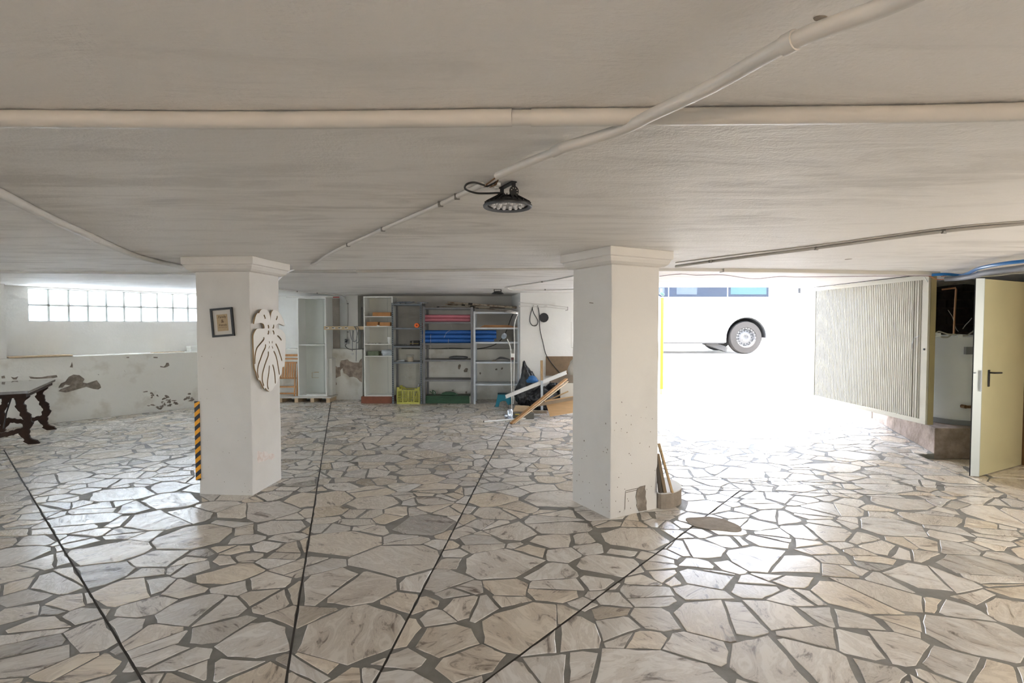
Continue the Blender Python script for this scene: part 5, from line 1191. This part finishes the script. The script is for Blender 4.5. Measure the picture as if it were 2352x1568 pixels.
# ================================================================== STEP BLOCK AND BOARDS AT COLUMN 2
sc_ = atz(1535, 1168); cc = Vector((1.235, 4.60, 0))
t = thing('round_step', 'low round cement block with a whitewashed top against the patched column', 'block', loc=(cc.x, cc.y, 0))
pts_ = []
for k in range(25):
    a = -math.pi*.70+math.pi*1.40*k/24; q = cc+c2b*(.26*math.cos(a))+c2a*(.26*math.sin(a)); e_ = (q-C2).dot(c2b)-(S2+.004)
    pts_.append(q-c2b*min(0, e_))
MB().prism([Vector((p.x, p.y, .0)) for p in pts_], (0, 0, .125)).build('cement_body', M_CEM, t)
MB().prism([Vector((p.x, p.y, .125)) for p in pts_], (0, 0, .010)).build('painted_top', M_COLM, t)
zt_ = .136
def onstep(px, py): return atz(px, py, zt_)
fcs = lambda px, py, o: facep(C2+c2b*(S2+o), c2a, px, py)
for (bx, tx, ty, w_, m_, lb) in ((1544, 1513, 1018, .030, M_PINE, 'narrow brown board leaning on the patched column, outermost of three'), (1527, 1510, 1042, .05, mat('weathered_board', (.30, .21, .12), .7, var=.4, vscale=5), 'weathered board leaning on the patched column, middle of three'), (1517, 1505, 1040, .05, mat('dark_board', (.07, .055, .04), .7), 'dark board leaning against the patched column, innermost of three')):
    a = atz(bx, 1131, zt_+.002); b = facep(C2+c2b*(S2+.015), c2a, tx, ty)
    b = aty(tx, ty, a.y+.05)
    plank(a, b, .035, w_*.55, m_, 'leaning_board', lb, up=(1, 0, 0))

# ================================================================== YELLOW GATE POST
gy = 11.58; gx0, gx1 = xp(1516.5, gy), xp(1523.5, gy)
t = thing('yellow_post', 'tall yellow painted guard on the gate jamb beside the patched column', 'post', loc=(gx1, gy, 0))
zz0, zz1 = zf(893, gy), zf(683, gy)
MB().bb(gx0-.03, gx1, gy-.02, gy+.05, zz0, zz1).build('yellow_guard', mat('yellow_paint', (.90, .66, .015), .5), t, bevel=.005)
MB().bb(gx0-.04, gx1-.02, gy-.015, gy+.06, 0, 2.1).build('timber_jamb', mat('old_jamb', (.33, .26, .15), .7), t)
q = aty(1522, 675, gy-.05); MB().bar(q+Vector((-.06, 0, .03)), q+Vector((.03, 0, -.03)), .05, .06).build('latch', mat('dark_latch', (.02, .05, .04), .4), t, bevel=.01)
MB().bar(q+Vector((-.03, 0, .0)), q+Vector((-.03, 0, .12)), .04, .04).build('latch_post', M_CLIP, t)

# ================================================================== YARD, RAMP, STREET
M_CONC = mat('ramp_concrete', (.17, .168, .165), .6, col2=(.11, .112, .115), vscale=2.5, bump=.2, bscale=25, bdist=.01)
M_YW = mat('yard_wall', (.80, .77, .72), .75, var=.08, vscale=2, bump=.2, bscale=20)
ramp = struct(MB().prism([(3.0, 11.6, -.2), (3.0, 11.6, 0), (3.0, 14.0, .71), (3.0, 14.0, -.2)], (3.9, 0, 0)), 'ramp', M_CONC)
# blue-grey reflections and shade on the ramp, painted as two strips
for x0 in (3.75, 5.85):
    pr_ = []
    for s_ in (0, 1):
        for k in range(7):
            y = 11.9+1.1*(k if s_ == 0 else 6-k)/6; x = x0-.13*(y-11.9)+(.26 if s_ else 0)+.01*math.sin(k*2); pr_.append(Vector((x, y, (y-11.6)*.71/2.4+.0005)))
    MB().prism(pr_, (0, 0, .003)).build('ramp_light_strip', mat('ramp_light_tint', (.20, .225, .245), .4), ramp)
struct(MB().bb(-30, 34, 14.0, 60, -.2, .71), 'road', mat('street_ground', (.46, .445, .42), .8, var=.1, vscale=1.5))
struct(MB().prism([(5.94, 8.6, -.2), (6.14, 9.07, -.2), (6.56, 11.4, -.2), (6.78, 13.25, -.2), (7.1, 13.25, -.2), (7.1, 8.6, -.2)], (0, 0, 3.6)), 'wall_yard', M_YW, bevel=.01)
wy_ = bpy.data.objects['wall_yard']
struct(MB().prism([(2.62, 11.5, -.2), (3.12, 11.66, -.2), (3.0, 14.0, -.2), (2.5, 14.0, -.2)], (0, 0, 2.6)), 'wall_yard_left', M_YW)
# rusty tide mark at the foot of the yard wall
wl = [(6.14, 9.07), (6.56, 11.4), (6.78, 13.25)]
d_ = Vector((6.78-6.56, 13.25-11.4, 0)).normalized(); nn = Vector((-d_.y, d_.x, 0))
base_ = Vector((6.56, 11.4, 0))+nn*.002
M_TIDE = mat('damp_stain', (.56, .43, .34), .85, col2=(.72, .64, .57), vscale=5)
rs = random.Random(9); topp = []
for k in range(12):
    s_ = k/11*1.7; topp.append(base_+d_*s_+Vector((0, 0, max(0.05, s_*.27)+.12+.08*rs.random())))
MB().prism([base_+Vector((0, 0, .0)), base_+d_*1.7+Vector((0, 0, .46))]+topp[::-1], nn*.002).build('damp_stain', M_TIDE, wy_)
# small black wall light high on the yard wall
q = atp(1838, 667, (6.56, 11.4, 0), nn); tag(MB().bar(q+nn*.02+Vector((0, 0, .06)), q+nn*.02-Vector((0, 0, .06)), .04, .05).build('wall_light', M_DARK), 'small black fitting high on the sunlit yard wall', 'light')
# houses across the street (seen only under and beside the bus, and lit by it)
struct(MB().bb(-20, 30, 30, 30.4, .7, 7), 'wall_across_street', M_YW)

# ================================================================== BUS
by0 = 14.8; bx1 = xp(1795, by0); bx0 = bx1-11.5; GZ = .71
W = mat('bus_white', (.80, .81, .82), .35, coat=.2); 
bus = thing('bus', 'white coach with tinted side windows parked on the street behind the ramp', 'bus', loc=((bx0+bx1)/2, by0+1.2, GZ))
skz = zf(786, by0); wz = zf(682, by0); wx = xp(1715, by0); wrz = .465; wcz = GZ+wrz
# side panel with wheel arches
def side(y, th, arch):
    P = [(bx0, skz)]
    for ax in arch:
        P += [(ax-.58, skz)]+[(ax+.58*math.cos(math.pi-math.pi*k/20), max(skz, wcz+.58*math.sin(math.pi*k/20))) for k in range(21)]+[(ax+.58, skz)]
    P += [(bx1, skz), (bx1, wz), (bx0, wz)]
    return MB().prism([Vector((x, y, z)) for x, z in P], (0, th, 0))
arch = [bx0+2.4, wx]
side(by0, .04, arch).build('side_panel', W, bus); side(by0+2.36, .04, arch).build('side_panel', W, bus)
MB().bb(bx0, bx1, by0, by0+2.4, wz+.95, wz+1.35).build('roof', W, bus, bevel=.08)
MB().bb(bx0, bx0+.05, by0+.04, by0+2.36, skz, wz+.95).build('front_panel', W, bus); MB().bb(bx1-.05, bx1, by0+.04, by0+2.36, skz, wz+.95).build('rear_panel', W, bus)
MB().bb(bx0+.05, wx-.62, by0+.01, by0+2.1, skz-.035, skz+.1).build('underbody', M_DARK, bus)
TG = mat('tinted_glass', (.012, .017, .028), .1, sp=.2); TG2 = mat('paler_tinted_glass', (.025, .05, .06), .1, sp=.2)
wend = xp(1765, by0)
MB().bb(wend, bx1, by0, by0+.04, wz, wz+.95).build('corner_panel', W, bus)
divs = [bx0+.1, bx0+2.2, bx0+4.3, xp(1535, by0), xp(1670, by0), wend]
for i in range(len(divs)-1):
    g = MB().bb(divs[i]+.012, divs[i+1]-.012, by0+.006, by0+.02, wz+.005, wz+.95).build('side_window', TG, bus)
    MB().bb(divs[i]+.012, divs[i+1]-.012, by0+2.38, by0+2.394, wz+.005, wz+.95).build('side_window', TG, bus)
    a0, a1 = (divs[i]+.18, divs[i+1]-.12) if i < len(divs)-2 else (xp(1677, by0), xp(1759, by0))
    if i == len(divs)-3: a0, a1 = xp(1553, by0), xp(1600, by0)
    MB().bb(a0, a1, by0+.001, by0+.006, zf(676, by0), wz+.9).build('window_vent', TG2 if i == len(divs)-2 else mat('vent_tint', (.024, .034, .05), .08, sp=.4), g, bevel=.0)
for x in divs: MB().bb(x-.012, x+.012, by0+.0, by0+.03, wz+.005, wz+.95).build('window_pillar', mat('pillar_grey', (.2, .23, .27), .4), bus)
MB().bb(xp(1523, by0), xp(1543, by0), by0-.006, by0, zf(684.5, by0), zf(682.5, by0)).build('red_marker', mat('faded_red', (.45, .2, .2), .5), bus)
RUB = mat('tyre_rubber', (.024, .023, .023), .8, sp=.12, bump=.3, bscale=60, bdist=.004); RIM = mat('steel_rim', (.085, .086, .09), .5, sp=.3)
def wheel(x, y, s_):
    t_ = MB().lathe([(.27, -.02), (.29, -.045), (.44, -.03), (wrz, .03), (wrz, .22), (.44, .26), (.27, .25)], c=(x, y, wcz), n=48, ring=True, axis=(0, 1, 0) if s_ > 0 else (0, -1, 0)).build('tyre', RUB, bus, smooth=True)
    sg = 1 if s_ > 0 else -1
    rim = MB().lathe([(.001, .05), (.075, .03), (.08, -.0), (.12, -.0), (.15, .035), (.235, .055), (.255, .02), (.275, -.028), (.285, -.03), (.285, .05), (.001, .07)], c=(x, y, wcz), n=48, axis=(0, sg, 0)).build('rim', RIM, t_, smooth=True)
    for k in range(15):
        a = 2*math.pi*k/15; q = Vector((x+.185*math.cos(a), y+sg*.043, wcz+.185*math.sin(a))); d = Vector((math.cos(a), 0, math.sin(a)))
        MB().bar(q-d*.022, q+d*.022, .034, .006, up=(0, 1, 0)).build('hand_hole', M_HOLE, t_)
    for k in range(10):
        a = 2*math.pi*k/10; MB().lathe([(.001, 0), (.012, 0), (.012, .022), (.001, .024)], c=(x+.10*math.cos(a), y-sg*.0, wcz+.10*math.sin(a)), n=6, axis=(0, -sg, 0)).build('wheel_nut', RIM, t_)
    for k in range(20):
        a = 2*math.pi*k/20; q = Vector((x+.262*math.cos(a), y-sg*.018, wcz+.262*math.sin(a))); MB().lathe([(.001, 0), (.009, 0), (.009, .014), (.001, .015)], c=q, n=6, axis=(0, -sg, 0)).build('trim_stud', M_WHITE, t_)
    ring_ = MB()
    for k in range(10):
        a0 = 2*math.pi*(k+.15)/10; a1 = 2*math.pi*(k+.75)/10; P = []
        for r_, fl in ((.222, 0), (.242, 1)):
            for j in range(5):
                a = a0+(a1-a0)*((4-j) if fl else j)/4; P.append(Vector((x+r_*math.cos(a), y+sg*.045, wcz+r_*math.sin(a))))
        ring_.prism(P, (0, -sg*.004, 0))
    ring_.build('rim_slots', M_HOLE, t_)  # dark arc-shaped slots round the rim
for x in arch: wheel(x, by0+.06, 1); wheel(x, by0+2.34, -1)
# arch liners
for ax in arch:
    P = [Vector((ax+.58*math.cos(math.pi*k/20), by0+.04, wcz+.58*math.sin(math.pi*k/20))) for k in range(21)]
    Q = [Vector((ax+.55*math.cos(math.pi*k/20), by0+.04, wcz+.55*math.sin(math.pi*k/20))) for k in range(21)]
    MB().prism(P+Q[::-1], (0, .5, 0)).build('arch_liner', mat('arch_dark', (.02, .02, .021), .8), bus)
    MB().bb(ax-.58, ax+.58, by0+.5, by0+.52, skz, wcz+.58).build('arch_back', MATS['arch_dark'], bus)
    MB().bar((ax-1.1, by0+.25, skz), (ax-.5, by0+.25, GZ+.12), .3, .14).build('suspension_arm', MATS['arch_dark'], bus)
q0, q1 = xp(1742, by0), xp(1765.5, by0); f_ = MB().bb(q0, q1, by0-.006, by0, zf(724, by0), zf(713, by0)).build('filler_flap', mat('flap_grey', (.5, .5, .52), .4), bus)
MB().lathe([(.001, 0), (.035, 0), (.035, .006), (.001, .006)], c=(xp(1748.5, by0), by0-.006, (zf(724, by0)+zf(713, by0))/2), n=16, axis=(0, -1, 0)).build('lock', W, f_)
MB().bb((q0+q1)/2-.004, (q0+q1)/2+.004, by0-.008, by0-.006, zf(724, by0), zf(713, by0)).build('divider', M_CLIP, f_)
MB().bb(xp(1794, by0), xp(1795.6, by0), by0-.01, by0+.03, zf(733, by0), zf(700, by0)).build('tail_light', mat('tail_red', (.3, .05, .1), .3), bus)

# ================================================================== RIBBED GARAGE DOOR LEAF
A = aty(2138, 632, 6.2); pxa = A.x
y0_, y1_ = 6.20, 8.46; zb0 = aty(2135, 975, 6.2).z; zt0 = H-.012
X0 = 4.955; X1 = aty(1871, 780, y1_).x
def dp(y, z, o=0): s_ = (y-y0_)/(y1_-y0_); return Vector((X0+(X1-X0)*s_-o, y, z))
t = thing('garage_door_leaf', 'large cream ribbed metal door leaf standing open beside the garage opening', 'door', loc=dp(7.3, zb0))
CR = mat('cream_metal', (.50, .48, .405), .35, metal=.15, var=.06, vscale=3)
NR = 62; vs, fs = [], []; ya, yb = y0_+.11, y1_-.06
prof_y = []
for k in range(NR):
    w_ = (yb-ya)/NR; yy = ya+w_*k; prof_y += [(yy, 0), (yy+w_*.25, 0), (yy+w_*.38, .010), (yy+w_*.88, .010)]
prof_y.append((yb, 0))
for yy, o_ in prof_y: vs += [dp(yy, zb0+.05, .008+o_), dp(yy, zt0-.05, .008+o_)]
for k in range(len(prof_y)-1): fs.append((2*k, 2*k+2, 2*k+3, 2*k+1))
MB().add(vs, fs).build('ribbed_sheet', CR, t, fix=False)
MB().prism([dp(y0_, zb0, 0), dp(y1_, zb0, 0), dp(y1_, zt0, 0), dp(y0_, zt0, 0)], (.03, 0, 0)).build('backing_panel', CR, t)
for nm, (a, b) in (('frame_rail', ((y0_, zb0), (y1_, zb0+.055))), ('frame_rail', ((y0_, zt0-.055), (y1_, zt0))), ('frame_stile', ((y0_, zb0+.055), (y0_+.09, zt0-.055))), ('frame_stile', ((y1_-.05, zb0+.055), (y1_, zt0-.055)))):
    MB().prism([dp(a[0], a[1], .024), dp(b[0], a[1], .024), dp(b[0], b[1], .024), dp(a[0], b[1], .024)], (.024, 0, 0)).build(nm, CR, t, bevel=.002)
for yy in (y0_+.14, y0_+.22): MB().prism([dp(yy, zb0+.06, .026), dp(yy+.012, zb0+.06, .026), dp(yy+.012, zt0-.06, .026), dp(yy, zt0-.06, .026)], (.01, 0, 0)).build('cover_strip', CR, t)
MB().prism([dp(y0_-.012, zb0, -.0), dp(y0_, zb0, -.0), dp(y0_, zt0, -.0), dp(y0_-.012, zt0, -.0)], (.06, 0, 0)).build('edge_channel', mat('olive_edge', (.30, .245, .12), .5), t)
nrm_ = Vector((-1, 0, 0)); q = atp(2128, 802, (X0, 6.2, 0), nrm_); MB().lathe([(.001, 0), (.012, 0), (.012, .008), (.001, .01)], c=Vector((X0-.025, q.y, q.z)), n=14, axis=(-1, 0, 0)).build('lock_cylinder', M_DARK, t)
def onleaf(px, py, o=.035): return atp(px, py, (X0-o, 6.2, 0), nrm_)
MB().tube(bez([onleaf(*p) for p in ((2112, 769), (2108, 773), (2100, 776), (2097, 785), (2094, 795), (2096, 803))], 4), .0025, 6).build('wire', M_STEEL3, t, smooth=True)
MB().tube([onleaf(2123, 636, .05), onleaf(2131, 647, .05)], .006, 6).build('tape_tab', M_WHITE, t)
MB().ribbon([dp(y0_, H-.008, .03), dp(y1_, H-.008, .03)], (0, 0, 1), .02, (0, 0, .006)).build('top_track', IR, t)
# masonry plinth under it
M_BASE = mat('stained_plinth', (.42, .33, .28), .85, col2=(.20, .155, .125), vscale=4, bump=.5, bscale=25, bdist=.012, c2pos=(.35, .6))
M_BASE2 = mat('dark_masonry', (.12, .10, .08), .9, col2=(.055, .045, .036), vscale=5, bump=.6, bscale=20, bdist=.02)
plz = aty(2158, 983, 6.24).z
struct(MB().prism([(5.08, 6.24, -.07), (6.14, 9.07, -.07), (7.3, 9.07, -.07), (7.3, 6.24, -.07)], (0, 0, plz+.07)), 'wall_plinth', M_BASE, bevel=.008)
# boiler recess
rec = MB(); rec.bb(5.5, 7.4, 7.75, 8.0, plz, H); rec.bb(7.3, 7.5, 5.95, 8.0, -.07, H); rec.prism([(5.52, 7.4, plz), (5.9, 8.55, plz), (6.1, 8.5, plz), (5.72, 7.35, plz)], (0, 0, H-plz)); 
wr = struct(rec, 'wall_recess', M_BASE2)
BRK = mat('dark_brick', (.07, .06, .05), .9, var=.5, vscale=9, bump=.6, bscale=30, bdist=.01)  # dark brick with random tone
r5 = random.Random(5)
for rw in range(6):
    for k in range(7):
        z = 1.43+.12*rw-.0; x = 5.62+.23*k+(.11 if rw % 2 else 0)
        MB().bb(x+.008, x+.222, 7.735-r5.random()*.02, 7.75, z+.008, z+.112).build('brick', BRK, wr)
tag_ = None
# water heater
tc = Vector((5.75, 6.72, plz+.003)); t = thing('water_heater', 'white cylindrical water tank on a grey base in the dark recess', 'water heater', loc=tc)
zt_ = aty(2200, 772, 6.5).z; rt_ = .37
TK = mat('tank_white', (.82, .85, .86), .45, var=.05)
MB().lathe([(.001, 0), (rt_+.01, 0), (rt_+.01, .055), (rt_-.0, .06), (.001, .06)], c=tc, n=48).build('base_ring', mat('tank_grey', (.27, .29, .31), .5), t, smooth=True)
MB().lathe([(.001, .06), (rt_-.01, .06), (rt_, .09), (rt_, .15), (rt_-.006, .16), (rt_-.006, zt_-plz-.04), (rt_, zt_-plz-.03), (rt_, zt_-plz-.01), (rt_-.03, zt_-plz), (.001, zt_-plz+.02)], c=tc, n=48).build('tank', TK, t, smooth=True)
q = aty(2228, 805, 6.35); lab = MB().bb(q.x-.05, q.x+.05, q.y-.004, q.y+.03, q.z-.045, q.z+.045); lab.build('data_label', mat('label_grey', (.28, .29, .30), .6), t)
COP = mat('copper', (.45, .24, .13), .4, metal=.7); BRS = mat('brass_brown', (.22, .13, .06), .45, metal=.6)
q = aty(2230, 934, 6.33); MB().cyl(q+Vector((-.06, -.0, 0)), q+Vector((.12, 0, 0)), .018, 12).build('drain_pipe', BRS, t, smooth=True); MB().cyl(q+Vector((-.06, 0, 0)), q+Vector((-.06, .06, 0)), .022, 12).build('drain_tap', BRS, t, smooth=True)
t = thing('copper_pipe', 'upright copper pipe with an elbow above the white tank', 'pipe', loc=aty(2192, 768, 6.8))
MB().tube([aty(2191, 768, 6.8), aty(2193, 720, 6.8), aty(2196, 665, 6.8), aty(2195, 661, 6.8), aty(2163, 665, 6.9)], .012, 10).build('pipe_run', COP, t, smooth=True)
t = thing('tank_hoses', 'pale hoses and fittings lying over the top of the white tank', 'hose', loc=aty(2190, 770, 6.6))
HO = mat('pale_hose', (.45, .44, .36), .5)
def z2(x, y): return (2120+x/7.13, 580+y/7.13)
for pl, r_ in (([(190, 1345), (250, 1290), (330, 1310), (420, 1335), (560, 1345), (700, 1360), (760, 1330), (840, 1270), (900, 1190), (915, 1050), (910, 800), (920, 600), (935, 480)], .008), ([(560, 1350), (480, 1340), (400, 1385), (300, 1380)], .01), ([(650, 1250), (700, 1180), (760, 1120), (800, 1070)], .005), ([(410, 940), (450, 1000), (490, 1070), (540, 1240), (580, 1290)], .004)):
    MB().tube(bez([aty(*z2(*p), 6.45 if r_ > .006 else 6.8) for p in pl], 4), r_, 8).build('hose', HO if r_ > .006 else MATS['grey_pipe'], t, smooth=True)
for x, y in ((225, 1340), (580, 1370)):
    q = aty(*z2(x, y), 6.45); MB().bb(q.x-.03, q.x+.03, q.y-.03, q.y+.03, q.z-.02, q.z+.02).build('fitting', TK, t, bevel=.004)
# pipes under the recess ceiling
t = thing('ceiling_pipe', 'dark lagged pipe crossing the top of the boiler recess', 'pipe', loc=aty(2200, 650, 6.7))
MB().tube(bez([aty(*z2(*p), 6.75) for p in ((200, 520), (350, 500), (530, 480), (700, 470), (900, 490))], 4), .035, 12).build('pipe_run', mat('dark_lagging', (.13, .12, .10), .8, var=.4, vscale=14), t, smooth=True)
# blue and grey pipes at the top right
def px2(pl): return [atz(x, y, z) for x, y, z in pl]
t = thing('blue_hose', 'bright blue water hose running under the ceiling over the steel door', 'hose', loc=atz(2250, 615, 2.1))
MB().tube(bez(px2([(2140, 631, 2.11), (2175, 629.5, 2.11), (2205, 632, 2.10), (2225, 627, 2.09), (2245, 617, 2.09), (2280, 609, 2.09), (2320, 603, 2.09), (2356, 599, 2.09), (2450, 586, 2.09)]), 5), .016, 12).build('hose_run', mat('blue_hose', (.004, .17, .52), .3, coat=.3), t, smooth=True)
t = thing('grey_pipe', 'grey lagged pipe under the bright blue hose above the steel door', 'pipe', loc=atz(2250, 630, 2.05))
MB().tube(bez(px2([(2170, 640, 2.06), (2200, 639, 2.055), (2235, 634, 2.05), (2260, 627, 2.05), (2300, 621, 2.05), (2356, 614, 2.05), (2450, 600, 2.05)]), 5), .028, 14).build('pipe_run', mat('lagging_grey', (.20, .21, .24), .5), t, smooth=True)
MB().tube(px2([(2246, 627, 2.085), (2252, 627, 2.085)]), .022, 12).build('chrome_clip', MATS['chrome'], t)
t = thing('orange_wire', 'loop of thin orange wire tied to the blue hose end', 'wire', loc=atz(2160, 640, 2.09))
MB().tube(bez([aty(*z2(*p), 6.12) for p in ((30, 375), (130, 395), (200, 430), (300, 440), (420, 425), (480, 395), (470, 370), (380, 375), (300, 390))], 5), .004, 6).build('wire_loop', mat('orange_wire', (.65, .22, .10), .5), t, smooth=True)
t = thing('beige_cable', 'beige cable sagging above the top edge of the steel door', 'cable', loc=atz(2300, 632, 2.07))
MB().tube(bez([aty(*z2(*p), 5.9) for p in ((950, 395), (1100, 385), (1250, 375), (1400, 355), (1500, 340), (1640, 335), (1900, 300))], 4), .006, 6).build('cable_run', HO, t, smooth=True)
# ================================================================== STEEL DOOR
DA = Vector((4.93, 5.47, -.055)); DB = Vector((5.83, 5.93, -.055)); du = (DB-DA).normalized(); dn = Vector((du.y, -du.x, 0))
if dn.y > 0: dn = -dn
DT = 2.03
t = thing('steel_door', 'half-open yellowish steel door with a black lever handle in front of the recess', 'door', loc=DA)
YM = mat('yellow_metal', (.68, .63, .38), .32, metal=.25, var=.10, vscale=1.2); GM = mat('door_grey', (.55, .60, .60), .4, metal=.2)
MB().prism([DA+du*.012, DB, DB-dn*.045, DA+du*.012-dn*.045], (0, 0, DT+.05)).build('leaf', YM, t, bevel=.002)
MB().prism([DA+dn*.004-du*.006, DA+du*.006+dn*.004, DA+du*.012-dn*.047, DA-du*.06-dn*.047], (0, 0, DT+.055)).build('edge_rail', GM, t)
MB().prism([DA-du*.064-dn*.048, DA+du*.02-dn*.048, DA+du*.02-dn*.056, DA-du*.064-dn*.056], (0, 0, DT+.055)).build('rubber_seal', M_DARK, t)
hq = atp(2270, 865, DA, dn); 
def dpt(s_, z, o): return Vector((DA.x, DA.y, 0))+du*s_+dn*o+Vector((0, 0, z))
hs_ = (hq-DA).dot(du); z_h = atp(2275, 855, DA, dn).z
MB().prism([dpt(hs_-.018, z_h-.15, .002), dpt(hs_+.018, z_h-.15, .002), dpt(hs_+.018, z_h+.03, .002), dpt(hs_-.018, z_h+.03, .002)], dn*.008).build('handle_plate', M_DARK, t, bevel=.004)
MB().tube([dpt(hs_, z_h, .01), dpt(hs_, z_h, .05), dpt(hs_+.02, z_h, .055), dpt(hs_+.15, z_h-.004, .055)], .009, 10).build('lever_handle', M_DARK, t, smooth=True)
q = DA-du*.03-dn*.0+Vector((0, 0, z_h-.08+.055)); MB().bb(q.x-.004, q.x+.010, q.y-.012, q.y-.004, q.z-.11, q.z+.11).build('lock_plate', M_STEEL3, t)
MB().cyl(DA-du*.06-dn*.03+Vector((0, 0, z_h+.06)), DA-du*.09-dn*.03+Vector((0, 0, z_h+.06)), .008, 8).build('latch_bolt', M_STEEL3, t)
# door frame jamb and wall over it
struct(MB().bb(5.85, 5.95, 5.62, 5.95, -.07, H), 'trim_3', mat('rusty_frame', (.33, .17, .06), .6, var=.3))
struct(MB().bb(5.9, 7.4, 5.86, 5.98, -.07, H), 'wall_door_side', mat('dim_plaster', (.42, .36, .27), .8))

portal('rear_portal', (.5, -4.99, 1.675), 5, .35, (R(90), 0, 0))
# ================================================================== PORTALS (help the renderer find the daylight in the openings)
portal('opening_portal', (4.2, 8.47, 1.1), 3.9, 2.15, (R(-90), 0, 0))
